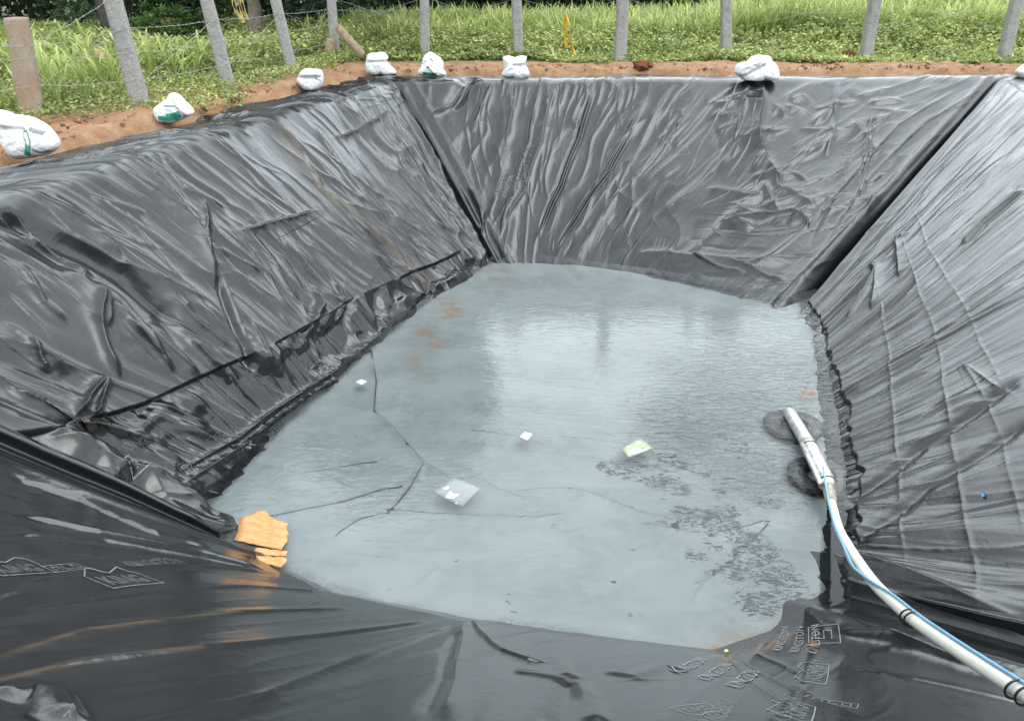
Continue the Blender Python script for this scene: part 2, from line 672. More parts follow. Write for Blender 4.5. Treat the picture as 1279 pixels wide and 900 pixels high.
lo_ = np.array([-1.08, 0.26, -0.07])
fo_ = np.array([0.0, 0.85, -0.07])
ro_ = np.array([1.1, -0.3, -0.07])
no_ = np.array([-0.35, -1.2, -0.07])
OC = {'NL': RC['NL'] + np.array([-1.4, -0.8, -0.07]), 'FL': RC['FL'] + np.array([-0.75, 1.05, -0.07]),
      'FR': RC['FR'] + np.array([1.0, 0.75, -0.07]), 'NR': RC['NR'] + np.array([0.9, -1.2, -0.07])}
near_rim = [RC['NL'], np.array([-3.45, 2.45, 0]), np.array([-2.35, 1.5, 0]), np.array([-1.3, 0.95, 0]), np.array([-0.1, 0.72, 0]), np.array([1.3, 0.55, 0]), np.array([2.9, 0.32, 0]), RC['NR']]
near_out = [OC['NL']] + [p + no_ for p in near_rim[1:-1]] + [OC['NR']]
near_bot = [FC['NL'], at_z(400, 737, ZW), at_z(580, 776, ZW), at_z(720, 795, ZW), nr2, at_z(985, 795, ZW), FC['NR']]
left_bot = [FC['NL'], at_z(228, 628, ZW), at_z(330, 528, ZW), at_z(450, 425, ZW), at_z(530, 360, ZW), FC['FL']]
far_bot = [FC['FL'], at_z(760, 322, ZW), at_z(900, 350, ZW), FC['FR']]
right_bot = [FC['FR'], at_z(1030, 400, ZW), at_z(1046, 500, ZW), at_z(1060, 600, ZW), FC['NR']]

pl = Panel('left', left_bot, [RC['NL'], RC['FL']], [OC['NL'], OC['FL']], 940, 520, 120)
pf = Panel('far', far_bot, [RC['FL'], RC['FR']], [OC['FL'], OC['FR']], 940, 380, 70)
pr = Panel('right', right_bot, [RC['FR'], RC['NR']], [OC['FR'], OC['NR']], 720, 460, 30)
pn = Panel('near', near_bot, near_rim, near_out, 620, 330, 110)

# ---- left side
pl.setdir([(60, 300, 120, 340), (200, 250, 260, 300), (300, 230, 360, 280), (420, 200, 470, 260), (500, 280, 550, 320), (100, 420, 150, 470),
           (350, 380, 400, 440), (480, 330, 530, 370), (520, 160, 570, 240), (40, 480, 100, 510), (300, 140, 420, 118), (120, 205, 220, 178)])
pl.waves(0.050, 1.5, 0.36, 3)
pl.waves(0.004, 0.6, 0.12, 8, 3)
pl.random_folds(230, (0.5, 2.8), (0.010, 0.045), (0.018, 0.06), 11)
pl.random_folds(150, (0.2, 0.8), (0.004, 0.014), (0.010, 0.03), 12, ('ridge', 'step'))
for pts, A, w_, k in [
    ([(0, 262), (60, 312), (102, 346)], -0.075, 0.085, 'round'),
    ([(18, 266), (75, 302), (150, 345), (200, 390), (228, 440)], -0.070, 0.10, 'round'),
    ([(5, 256), (50, 300), (100, 340), (122, 352)], 0.05, 0.035, 'ridge'),
    ([(35, 262), (75, 290), (145, 330), (200, 352), (262, 378)], 0.045, 0.03, 'step'),
    ([(60, 240), (110, 280), (150, 325)], 0.03, 0.03, 'step'),
    ([(110, 244), (150, 258), (185, 268)], 0.022, 0.02, 'step'),
    ([(122, 352), (116, 400), (128, 440), (150, 482)], 0.06, 0.035, 'ridge'),
    ([(122, 352), (131, 400), (128, 415)], 0.035, 0.02, 'step'),
    ([(122, 352), (150, 380), (180, 420), (200, 450)], 0.035, 0.03, 'ridge'),
    ([(155, 200), (200, 235), (248, 292), (262, 330), (268, 368)], 0.055, 0.05, 'step'),
    ([(250, 250), (254, 300), (258, 325)], 0.04, 0.035, 'ridge'),
    ([(268, 330), (282, 380), (300, 430), (318, 475)], -0.06, 0.05, 'round'),
    ([(300, 420), (330, 452), (312, 400)], 0.04, 0.03, 'ridge'),
    ([(190, 190), (240, 225), (290, 257)], 0.035, 0.025, 'step'),
    ([(163, 192), (225, 240), (287, 262)], 0.035, 0.025, 'step'),
    ([(257, 305), (300, 328), (328, 342)], 0.035, 0.02, 'step'),
    ([(275, 270), (330, 340), (360, 395)], 0.025, 0.03, 'ridge'),
    ([(340, 290), (380, 340), (402, 362)], 0.03, 0.025, 'ridge'),
    ([(360, 168), (400, 235), (450, 280), (520, 340)], 0.022, 0.05, 'round'),
    ([(405, 175), (430, 170), (447, 162), (490, 140)], 0.026, 0.016, 'step'),
    ([(285, 292), (320, 285), (360, 275), (400, 262)], 0.026, 0.016, 'step'),
    ([(388, 355), (396, 385), (378, 425)], 0.07, 0.05, 'round'),
    ([(412, 350), (425, 385), (418, 405)], 0.05, 0.03, 'ridge'),
    ([(130, 470), (108, 495), (85, 528)], 0.065, 0.03, 'ridge'),
    ([(130, 470), (122, 500), (108, 528)], 0.05, 0.022, 'ridge'),
    ([(60, 547), (110, 535), (190, 552)], 0.07, 0.022, 'step'),
    ([(0, 488), (60, 518), (100, 538)], 0.06, 0.035, 'ridge'),
    ([(0, 402), (50, 440), (88, 472)], 0.04, 0.025, 'step'),
    ([(150, 400), (190, 440), (215, 470)], 0.045, 0.035, 'ridge'),
    ([(180, 400), (225, 452), (250, 478)], 0.05, 0.03, 'step'),
    ([(230, 420), (262, 455), (290, 470)], 0.045, 0.03, 'ridge'),
    ([(20, 330), (50, 380), (85, 410)], 0.035, 0.03, 'ridge'),
    ([(30, 420), (45, 450), (60, 470)], 0.04, 0.025, 'ridge'),
]:
    pl.line(pts, A * 1.35, w_, k, 0.25)
ang_keep = pl.ang.copy()
pl.ang = 0 * pl.ang + 0.10
pl.random_folds(170, (0.3, 1.6), (0.006, 0.020), (0.012, 0.035), 14, ('ridge', 'step'), ymin=pl.tm[:, 515].mean(), spread=0.1, curl=0.06)
pl.ang = ang_keep
for q in range(26):             # the tight parallel folds towards the far corner
    x0 = 385 + q * 7.0
    pl.line([(x0 + 6 * math.sin(q * 3.1), 205 + q * 1.2 + 14 * math.sin(q * 1.7)), (x0 + 55, 262 + q * 1.4), (x0 + 112 + 4 * math.sin(q), 330 - 0.2 * q)], 0.011 + 0.006 * math.sin(q * 2.3), 0.018, 'ridge', 0.3)
# the lap of the upper sheet over a clean wet lower strip
lap_px = [(-60, 612), (60, 548), (118, 524), (180, 504), (262, 466), (330, 437), (400, 398), (440, 374), (490, 352), (545, 330)]
lapQ = np.array([pl.uv(*p) for p in lap_px])
o_ = np.argsort(lapQ[:, 0])
lapY = np.interp(pl.smt, lapQ[o_, 0], lapQ[o_, 1])[:, None]
wet_l = sm(0.012, -0.012, pl.Y - lapY)
pl.clean += wet_l
pl.D += 0.035 * sm(-0.010, 0.010, pl.Y - lapY) * np.exp(-np.maximum(pl.Y - lapY, 0) / 0.5)
blob = fbm(pl.X * 1.7, pl.Y * 2.6, 77, 2)
pl.D += wet_l * 0.08 * (sm(0.38, 0.66, blob) - 0.5)
for pts in [[(205, 600), (300, 545), (345, 510), (420, 462), (500, 396)], [(215, 612), (310, 552), (352, 516), (430, 466)]]:
    pl.line(pts, 0.045, 0.025, 'ridge', 0.15)
pl.paint(pl.stain, [(350, 165), (400, 235), (450, 280), (525, 345)], 0.09, 0.5)
pl.paint(pl.stain, [(480, 170), (520, 230), (570, 285)], 0.10, 0.3)

pl.random_folds(120, (0.9, 3.2), (0.008, 0.026), (0.010, 0.026), 15, ('ridge', 'step'), spread=0.10, curl=0.05)
# ---- far side
pf.setdir([(640, 150, 632, 200), (560, 200, 600, 280), (700, 150, 680, 220), (760, 220, 720, 280), (840, 150, 800, 220), (900, 140, 860, 220),
           (950, 150, 940, 200), (1000, 200, 960, 230), (1050, 180, 1000, 210), (1120, 200, 1060, 260), (900, 310, 960, 316), (1150, 120, 1100, 160), (1000, 300, 940, 305)])
pf.waves(0.034, 1.4, 0.46, 23)
pf.waves(0.004, 0.6, 0.15, 28, 3)
pf.random_folds(110, (0.4, 2.0), (0.005, 0.024), (0.02, 0.07), 31)
pf.random_folds(70, (0.2, 0.7), (0.004, 0.014), (0.012, 0.03), 32, ('ridge', 'step'))
pf.random_folds(80, (1.2, 3.8), (0.007, 0.022), (0.010, 0.028), 35, ('ridge', 'step'), spread=0.10, curl=0.05)
rgc = np.random.default_rng(5)
for q in range(46):             # crumpled bulges on the right half
    x, y = rgc.uniform(880, 1090), rgc.uniform(120, 290)
    l_ = rgc.uniform(15, 45)
    an = rgc.normal(-0.25, 0.45)
    pf.line([(x, y), (x + l_ * math.cos(an), y + l_ * math.sin(an) + rgc.uniform(-5, 5)), (x + 1.7 * l_ * math.cos(an), y + 1.7 * l_ * math.sin(an))], rgc.uniform(0.02, 0.055), rgc.uniform(0.04, 0.09), 'step' if q % 3 else 'round', 0.4, 0.12)
for pts, A, w_, k in [
    ([(632, 100), (640, 140), (632, 182)], 0.04, 0.03, 'step'),
    ([(616, 103), (600, 140), (588, 170)], 0.035, 0.03, 'ridge'),
    ([(592, 98), (575, 120), (560, 142)], -0.09, 0.09, 'round'),
    ([(590, 100), (562, 135), (535, 150)], 0.05, 0.03, 'ridge'),
    ([(692, 100), (676, 180), (655, 240), (625, 292)], 0.035, 0.03, 'step'),
    ([(675, 103), (660, 180), (640, 245), (612, 292)], 0.026, 0.02, 'ridge'),
    ([(742, 112), (722, 175), (700, 232), (672, 300)], -0.030, 0.022, 'groove'),
    ([(792, 160), (760, 215), (720, 272), (694, 316)], -0.024, 0.020, 'groove'),
    ([(815, 110), (785, 165), (740, 240), (702, 305)], 0.03, 0.04, 'ridge'),
    ([(842, 100), (800, 180), (770, 240), (730, 312)], 0.022, 0.03, 'ridge'),
    ([(600, 302), (614, 255), (622, 240)], 0.045, 0.03, 'ridge'),
    ([(625, 300), (630, 270), (650, 225)], 0.03, 0.03, 'ridge'),
    ([(585, 232), (600, 262), (608, 300)], 0.04, 0.03, 'ridge'),
    ([(952, 102), (944, 165), (955, 200), (968, 225), (985, 242)], 0.09, 0.06, 'step'),
    ([(936, 104), (915, 180)], 0.035, 0.035, 'ridge'),
    ([(920, 106), (872, 150), (840, 190)], 0.03, 0.03, 'ridge'),
    ([(958, 200), (970, 235), (990, 246), (1030, 240)], 0.05, 0.05, 'step'),
    ([(898, 278), (945, 272), (990, 266), (1008, 276), (1008, 292)], 0.07, 0.02, 'step'),
    ([(880, 235), (930, 246), (955, 248)], 0.05, 0.05, 'step'),
    ([(790, 315), (860, 324), (930, 327), (995, 330)], 0.075, 0.05, 'step'),
    ([(1046, 100), (1038, 170), (1030, 200)], 0.03, 0.05, 'round'),
    ([(1086, 128), (1080, 180), (1070, 255)], 0.018, 0.012, 'ridge'),
    ([(1092, 128), (1086, 180), (1076, 255)], 0.018, 0.012, 'ridge'),
    ([(1230, 110), (1150, 160), (1080, 230), (1020, 320)], 0.03, 0.04, 'ridge'),
    ([(1200, 110), (1120, 160), (1040, 250), (1000, 330)], 0.035, 0.04, 'ridge'),
    ([(860, 320), (900, 338), (935, 345)], 0.05, 0.03, 'ridge'),
    ([(920, 330), (950, 345), (985, 352)], 0.05, 0.03, 'ridge'),
]:
    pf.line(pts, A * 1.3, w_, k, 0.2)
for q in range(22):
    x = 600 + q * 9 + 3 * math.sin(q * 5)
    pf.line([(x, 103), (x - 3 - 2 * math.sin(q * 2), 118 + 5 * math.sin(q * 3)), (x - 8, 135 + 10 * math.sin(q * 1.3))], 0.016, 0.022, 'ridge', 0.3)

# ---- right side
pr.setdir([(1080, 560, 1180, 500), (1150, 480, 1250, 425), (1100, 330, 1180, 270), (1180, 250, 1260, 180), (1150, 620, 1250, 580), (1100, 440, 1200, 385), (1200, 350, 1270, 290), (1150, 720, 1250, 730)])
pr.waves(0.026, 2.6, 0.38, 43)
pr.waves(0.005, 1.4, 0.12, 48, 3)
pr.random_folds(110, (0.8, 3.2), (0.006, 0.022), (0.014, 0.05), 51, spread=0.09, curl=0.05)
pr.random_folds(60, (1.6, 5.0), (0.006, 0.022), (0.010, 0.028), 55, ('ridge', 'step'), spread=0.05, curl=0.03)
pr.random_folds(45, (0.8, 2.6), (0.003, 0.010), (0.010, 0.02), 52, ('ridge', 'step'), spread=0.1, curl=0.05)
for pts, A, w_, k in [
    ([(1118, 280), (1135, 320), (1150, 370), (1180, 480), (1191, 560), (1206, 640), (1222, 720), (1226, 800)], 0.009, 0.009, 'step'),
    ([(1140, 262), (1160, 310), (1185, 352), (1225, 430), (1255, 485), (1290, 512)], 0.009, 0.009, 'step'),
    ([(1090, 330), (1104, 400), (1115, 490), (1121, 560), (1128, 660), (1136, 730)], 0.007, 0.008, 'step'),
    ([(1198, 448), (1228, 492), (1246, 530), (1262, 590), (1285, 680)], 0.007, 0.008, 'step'),
    ([(1205, 455), (1240, 480), (1255, 490)], 0.018, 0.012, 'step'),
    ([(1048, 640), (1150, 560), (1279, 470)], -0.05, 0.07, 'round'),
    ([(1060, 690), (1160, 610), (1290, 520)], -0.04, 0.06, 'round'),
    ([(1050, 500), (1150, 440), (1279, 345)], 0.035, 0.05, 'step'),
    ([(1110, 335), (1180, 260), (1279, 155)], 0.03, 0.04, 'step'),
    ([(1200, 310), (1225, 280), (1279, 235)], -0.05, 0.05, 'groove'),
    ([(1150, 245), (1210, 185), (1279, 120)], 0.03, 0.04, 'step'),
    ([(1060, 400), (1090, 350), (1100, 330)], 0.05, 0.04, 'ridge'),
    ([(1090, 390), (1096, 340), (1085, 330)], 0.05, 0.035, 'step'),
    ([(1125, 350), (1120, 300), (1140, 290)], 0.05, 0.035, 'step'),
    ([(1060, 700), (1140, 720), (1230, 760), (1300, 790)], 0.04, 0.04, 'step'),
]:
    pr.line(pts, A, w_, k, 0.12)
# ragged lower edge of the dry sheet over the wet strip
edge_n = 0.19 + 0.12 * fbm(pr.smt * 2.6, pr.smt * 0, 91, 3) + 0.03 * np.abs(np.sin(pr.smt * 8))
pr_e = edge_n[:, None] + 0.10
wet_r = sm(0.012, -0.012, pr.Y - pr_e)
pr.clean += wet_r
pr.D += 0.045 * sm(-0.02, 0.012, pr.Y - pr_e) * np.exp(-np.maximum(pr.Y - pr_e, 0) / 0.5)

# ---- near side
pn.setdir([(60, 670, 160, 680), (60, 740, 200, 722), (60, 800, 200, 780), (250, 780, 400, 765), (300, 860, 450, 815), (430, 740, 520, 768), (560, 850, 575, 800),
           (700, 830, 760, 822), (850, 850, 960, 830), (1000, 840, 1040, 800), (1150, 820, 1250, 850), (640, 890, 650, 850), (900, 870, 1000, 890)])
wd_ = at_z(470, 768, -1.9) - at_z(20, 765, -0.5)
pn.world_dir = wd_[:2] / np.linalg.norm(wd_[:2])
pn.waves(0.006, 2.2, 0.30, 63)
pn.random_folds(70, (0.6, 2.6), (0.002, 0.006), (0.010, 0.03), 71, spread=0.07, curl=0.05)
for pts, A, w_, k in [
    ([(0, 640), (120, 668), (250, 690), (340, 715)], 0.05, 0.035, 'step'),
    ([(0, 668), (130, 676), (260, 700), (330, 716)], 0.035, 0.025, 'step'),
    ([(0, 590), (100, 622), (200, 668), (262, 682)], -0.05, 0.06, 'round'),
    ([(0, 738), (100, 716), (240, 708), (340, 716)], 0.022, 0.015, 'step'),
    ([(0, 763), (150, 746), (330, 734), (420, 742)], 0.022, 0.015, 'step'),
    ([(0, 706), (120, 697), (240, 704)], 0.020, 0.015, 'step'),
    ([(0, 820), (60, 805), (110, 790), (300, 766), (450, 760)], 0.028, 0.016, 'step'),
    ([(0, 848), (100, 828), (250, 812), (380, 797), (545, 775)], 0.030, 0.018, 'step'),
    ([(290, 892), (350, 860), (420, 832), (565, 780)], 0.026, 0.035, 'ridge'),
    ([(584, 774), (574, 810), (562, 850), (548, 905)], 0.038, 0.05, 'round'),
    ([(574, 790), (556, 850), (532, 905)], -0.035, 0.035, 'round'),
    ([(588, 774), (606, 796), (626, 813), (660, 824), (692, 830)], 0.03, 0.012, 'step'),
    ([(712, 850), (704, 875), (694, 905)], -0.03, 0.05, 'round'),
    ([(640, 838), (690, 845), (712, 850)], 0.018, 0.05, 'round'),
    ([(712, 848), (700, 830), (690, 820)], 0.03, 0.06, 'round'),
    ([(720, 850), (735, 870), (748, 905)], 0.03, 0.05, 'round'),
    ([(745, 838), (790, 845), (830, 832), (870, 840)], 0.025, 0.06, 'round'),
    ([(905, 822), (930, 850), (970, 880), (990, 905)], 0.02, 0.02, 'ridge'),
    ([(920, 822), (960, 850), (990, 870)], 0.02, 0.018, 'ridge'),
    ([(940, 815), (975, 830), (1000, 845)], 0.02, 0.018, 'ridge'),
    ([(1010, 800), (1003, 830), (985, 865), (955, 905)], 0.020, 0.03, 'round'),
    ([(1016, 830), (1000, 865), (975, 905)], 0.014, 0.010, 'step'),
    
    ([(1040, 790), (1120, 800), (1200, 830), (1300, 860)], 0.035, 0.05, 'ridge'),
    ([(1060, 830), (1150, 850), (1290, 880)], 0.02, 0.03, 'ridge'),
    ([(0, 872), (40, 862), (58, 870), (75, 905)], 0.05, 0.05, 'round'),
    ([(70, 860), (80, 880), (90, 905)], 0.04, 0.03, 'ridge'),
]:
    pn.line(pts, A * 0.6, w_, k, 0.12)
pn.clean += 0.72 + 0.2 * (fbm(pn.X * 0.8, pn.Y * 1.2, 88, 3) - 0.5)
pn.paint(pn.clean, [(1060, 742), (1110, 762), (1180, 790), (1300, 830)], 0.20, 1.0)
pn.paint(pn.stain, [(300, 700), (350, 715), (400, 720)], 0.06, 0.35)
pn.paint(pn.stain, [(900, 820), (940, 812), (985, 795)], 0.08, 0.9)
for ln in ([(0, 848), (100, 828), (250, 812)], [(0, 820), (60, 805), (110, 790), (300, 766)], [(320, 760), (450, 762), (540, 775)]):
    pn.paint(pn.stain, ln, 0.012, 0.5)

# ---- corners: the displacement dies out on the shared line, with rolls of slack film beside it
def corner(p, end, spec, mask=0.16, sink=None):
    """spec: (height, distance, width, clean) of rolls beside the corner line"""
    d = p.X - p.X[0:1] if end == 0 else p.X[-1:] - p.X
    d = np.abs(d)
    # true distance to the corner line of the panel
    c = p.P0[0] if end == 0 else p.P0[-1]
    dd = np.linalg.norm(p.P0 - c[None], axis=2)
    p.D *= sm(0, mask, dd)
    m = sm(0, 0.06, dd)
    vv = np.linspace(0, 1, p.nv)[None]
    if sink:
        A, wd, prof, nm = sink
        wd = wd * np.interp(np.linspace(0, 1, p.nv), [0, 0.3, 0.6, 1], [1.5, 1.3, 0.7, 0.45]) * (0.72 + 0.62 * fbm(np.linspace(0, 9, p.nv), np.full(p.nv, 2.0 + end), 61 + end, 3))
        wd = wd[None]
        hh = np.interp(vv, [0, 0.25, 0.5, 0.75, 1], prof)
        p.P = p.P + nm * (-A * hh * np.exp(-(dd / wd) ** 2))[..., None]
        p.clean += sm(wd * 1.5, wd * 0.8, dd) * hh
    for h, dist, wd, cl_, prof in spec:
        hh = np.interp(vv, [0, 0.25, 0.5, 0.75, 1], prof)
        wi, wo = wd if isinstance(wd, tuple) else (wd, wd)
        wd = wo
        g = np.exp(-((dd - dist) / np.where(dd < dist, wi, wo)) ** 2) * m
        p.D += h * hh * g
        if cl_:
            p.clean += cl_ * hh * sm(dist + wd * 1.3, dist + wd * 0.6, dd)


flat = [1, 1, 1, 1, 0.2]
NFR = pf.N[-1, 190] + pr.N[0, 230]
NFR = NFR / np.linalg.norm(NFR)
corner(pl, 1, [(0.05, 0.14, 0.07, 0, flat), (-0.03, 0.05, 0.03, 0, flat)], 0.10)
corner(pf, 0, [(0.06, 0.11, 0.06, 0.5, [1, 1, .7, .3, 0]), (0.04, 0.32, 0.08, 0, flat)], 0.06)
corner(pf, 1, [(0.07, 0.22, 0.08, 0, [0.8, 1, .7, .5, .2]), ], 0.30, (0.22, 0.05, [1, 1, .8, .55, .1], NFR))
corner(pr, 0, [(0.07, 0.28, 0.10, 0, [0.6, 1, .8, .5, .2]), ], 0.40, (0.22, 0.06, [1, 1, .8, .55, .1], NFR))
corner(pr, 1, [(0.05, 0.3, 0.12, 0, flat)], 0.10)
corner(pn, 1, [(0.05, 0.35, 0.12, 0, flat)], 0.10)
corner(pl, 0, [(0.06, 0.30, 0.10, 0, flat)], 0.10)
corner(pn, 0, [(0.03, 0.40, 0.08, 0, flat)], 0.60)
for p in (pl, pf, pr, pn):
    p.finish()

# ---- floor sheet
class Floor(Panel):
    def __init__(s):
        s.name, s.ns, s.nv = 'floor', 520, 560
        e = 0.30
        c = {k: v.copy() for k, v in FC.items()}
        c['NR'] = c['NR'] + np.array([0.25, -0.9, 0])
        cen = sum(c.values()) / 4
        for k in c:
            v = c[k] - cen
            c[k] = c[k] + v / np.linalg.norm(v) * e
            c[k][2] = ZF
        c['NL'] = c['NL'] + np.array([-0.5, 0.1, 0])
        u = np.linspace(0, 1, s.ns)[:, None, None]
        v = np.linspace(0, 1, s.nv)[None, :, None]
        s.P = (c['NL'] * (1 - u) + c['NR'] * u) * (1 - v) + (c['FL'] * (1 - u) + c['FR'] * u) * v
        s.P0 = s.P.copy()
        s.N = np.zeros_like(s.P)
        s.N[..., 2] = 1
        # sheet coordinates: plain metres in x and y of the mean axes
        s.X = np.repeat((np.linspace(0, 1, s.ns) * np.linalg.norm((c['NR'] - c['NL'] + c['FR'] - c['FL']) / 2))[:, None], s.nv, 1)
        s.Y = np.repeat((np.linspace(0, 1, s.nv) * np.linalg.norm((c['FL'] - c['NL'] + c['FR'] - c['NR']) / 2))[None], s.ns, 0)
        s.smt = s.X[:, 0].copy()
        # seen through the water, the floor of 10 cm depth shows as if it lay at the water level here
        Q = s.P.copy()
        Q[..., 2] = ZF
        s.px, s.py, s.q = to_px(Q)
        s.ok = s.q > 0.3
        for k in ('D', 'clean', 'stain', 'silt', 'scuff'):
            setattr(s, k, np.zeros((s.ns, s.nv)))
        s.ang = np.zeros_like(s.X) + 0.1


fl = Floor()
fl.D += 0.05 * (fbm(fl.X * 0.5, fl.Y * 0.5, 101, 3) - 0.5) + 0.012 * (fbm(fl.X * 2.5, fl.Y * 2.5, 103, 3) - 0.5)
FLOOR_LINES = [
    ([(468, 515), (500, 548), (530, 580), (552, 592), (572, 602)], 0.030, 0.022),
    ([(464, 440), (470, 480), (467, 515)], 0.018, 0.022),
    ([(528, 582), (512, 610), (496, 633), (484, 640)], 0.022, 0.02),
    ([(484, 637), (530, 642), (592, 646), (672, 649), (702, 640)], 0.022, 0.02),
    ([(300, 664), (340, 650), (430, 630), (502, 607)], 0.030, 0.035),
    ([(556, 575), (590, 590), (622, 612), (656, 622)], 0.018, 0.018),
    ([(648, 610), (720, 612), (765, 628), (795, 642), (850, 652)], 0.020, 0.02),
    ([(590, 537), (640, 546), (700, 562)], 0.014, 0.016),
    ([(720, 386), (780, 398), (830, 412), (900, 432), (962, 446), (1005, 455)], 0.016, 0.018),
    ([(822, 360), (860, 370), (902, 378), (1002, 391)], 0.014, 0.018),
    ([(828, 475), (870, 482), (902, 490), (992, 508)], 0.016, 0.018),
    ([(885, 671), (920, 664), (960, 650)], 0.02, 0.025),
    ([(658, 480), (720, 488), (772, 500), (832, 521)], 0.013, 0.016),
    ([(800, 655), (850, 666), (892, 671)], 0.018, 0.02),
    ([(630, 340), (730, 362), (822, 390)], 0.010, 0.016),
    ([(880, 390), (960, 408), (1010, 424)], 0.010, 0.016),
    ([(760, 498), (800, 520), (840, 542), (900, 560)], 0.014, 0.016),
    ([(340, 600), (400, 590), (470, 575)], 0.010, 0.03),
    ([(860, 760), (880, 730), (930, 690), (960, 655)], 0.012, 0.02),
    ([(420, 670), (450, 650), (486, 640)], 0.012, 0.02),
    ([(700, 545), (790, 555), (860, 560)], 0.010, 0.016),
]
CREASE_SHADE = np.zeros_like(fl.X)
for pts, A, w_ in FLOOR_LINES:
    fl.line(pts, A * 1.6, w_, 'step', 0.15, w_ * 2.5)
    fl.paint(CREASE_SHADE, pts, w_ * 0.55, 0.9)
rgf = np.random.default_rng(17)
for q in range(46):
    x, y = rgf.uniform(420, 1000), rgf.uniform(330, 760)
    l_ = rgf.uniform(30, 120)
    an = rgf.normal(0.15, 0.35)
    fl.line([(x, y), (x + l_ * 0.5 * math.cos(an), y + l_ * 0.5 * math.sin(an) + rgf.uniform(-4, 4)), (x + l_ * math.cos(an), y + l_ * math.sin(an))], rgf.uniform(0.004, 0.012), rgf.uniform(0.010, 0.022), 'step', 0.4)
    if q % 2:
        fl.paint(CREASE_SHADE, [(x, y), (x + l_ * 0.5 * math.cos(an), y + l_ * 0.5 * math.sin(an))], 0.012, 0.5)
# silt cover: thick in the middle, thinning to a speckled margin on the left and near the foot of the near side
def seg_dist(P, poly):
    best = np.full(P.shape[:-1], 1e9)
    for a, b in zip(poly[:-1], poly[1:]):
        ab = (b - a)[:2]
        t = np.clip(((P[..., 0] - a[0]) * ab[0] + (P[..., 1] - a[1]) * ab[1]) / (ab ** 2).sum(), 0, 1)
        best = np.minimum(best, np.hypot(P[..., 0] - a[0] - t * ab[0], P[..., 1] - a[1] - t * ab[1]))
    return best


dl = seg_dist(fl.P, left_bot)
dn = seg_dist(fl.P, near_bot[:4])
dr = seg_dist(fl.P, right_bot)
fl.silt[:] = 1.0
fl.silt -= 0.62 * sm(0.34, 0.10, dl + 0.10 * (fbm(fl.X * 4, fl.Y * 4, 7) - 0.5))
fl.silt -= 0.55 * sm(0.36, 0.05, dn + 0.15 * (fbm(fl.X * 4, fl.Y * 4, 9) - 0.5))
fl.silt -= 0.80 * sm(0.26, 0.06, dr + 0.12 * (fbm(fl.X * 4, fl.Y * 4, 13) - 0.5))
fl.silt -= CREASE_SHADE * np.clip(0.7 + 1.0 * (fbm(fl.X * 1.5, fl.Y * 1.5, 55, 3) - 0.5), 0.4, 1)  # fold shading put into the colour by thinning the silt along floor creases
rgq = np.random.default_rng(4)
SC = [([(935, 688), (940, 705)], 0.09, 1.3), ([(925, 700), (915, 712)], 0.06, 1.2), ([(960, 715), (975, 722)], 0.07, 1.3), ([(930, 752), (965, 742)], 0.07, 1.3), ([(950, 762), (975, 752)], 0.06, 1.2),
      ([(945, 672), (955, 692)], 0.06, 1.2), ([(975, 702), (990, 720)], 0.05, 1.1), ([(1003, 748), (1012, 755)], 0.08, 1.2), ([(900, 545), (930, 556)], 0.05, 0.9), ([(900, 560), (940, 566)], 0.04, 0.8)]
for q in range(44):
    f_ = rgq.random()
    x_, y_ = 770 + 130 * f_ + rgq.normal(0, 24), 560 + 100 * f_ + rgq.normal(0, 16)
    SC.append(([(x_, y_), (x_ + rgq.uniform(4, 18), y_ + rgq.uniform(-2, 6))], rgq.uniform(0.025, 0.06), rgq.uniform(0.8, 1.3)))
for q in range(16):
    x_, y_ = rgq.uniform(850, 960), rgq.uniform(660, 730)
    SC.append(([(x_, y_), (x_ + rgq.uniform(3, 12), y_ + rgq.uniform(-4, 6))], rgq.uniform(0.02, 0.045), rgq.uniform(0.8, 1.2)))
for q in range(30):
    x_, y_ = rgq.uniform(430, 1000), rgq.uniform(400, 780)
    SC.append(([(x_, y_)] * 2, rgq.uniform(0.010, 0.018), 1.5))
for pts, wd, v in SC:
    fl.paint(fl.scuff, pts, wd * 1.5, v * 0.62)
fl.scuff = np.minimum(fl.scuff, 0.92)
for pts, wd, v in []:
    pass
for pts, wd, v in [([(555, 375), (572, 382), (560, 395)], 0.16, 1.1), ([(530, 415), (545, 432)], 0.14, 0.9), ([(620, 335), (628, 355)], 0.22, 0.55),
                   ([(1005, 488), (1015, 500)], 0.10, 0.8), ([(900, 818), (945, 808), (985, 793), (1030, 770)], 0.14, 1.5), ([(1000, 380), (1012, 388)], 0.12, 0.9), ([(510, 440), (525, 470)], 0.10, 0.5)]:
    fl.paint(fl.stain, pts, wd, v)
fl.finish()

parts, at, off = [], {k: [] for k in ('fold_uv', 'silt', 'clean', 'stain', 'scuff')}, 0
for p in (pl, pf, pr, pn, fl):
    V = p.P.reshape(-1, 3)
    parts.append((V, grid_faces(p.ns, p.nv)))
    at['fold_uv'].append(p.fuv.reshape(-1, 3))
    for k in ('silt', 'clean', 'stain', 'scuff'):
        at[k].append(np.clip(getattr(p, k), 0, 1.6).ravel())


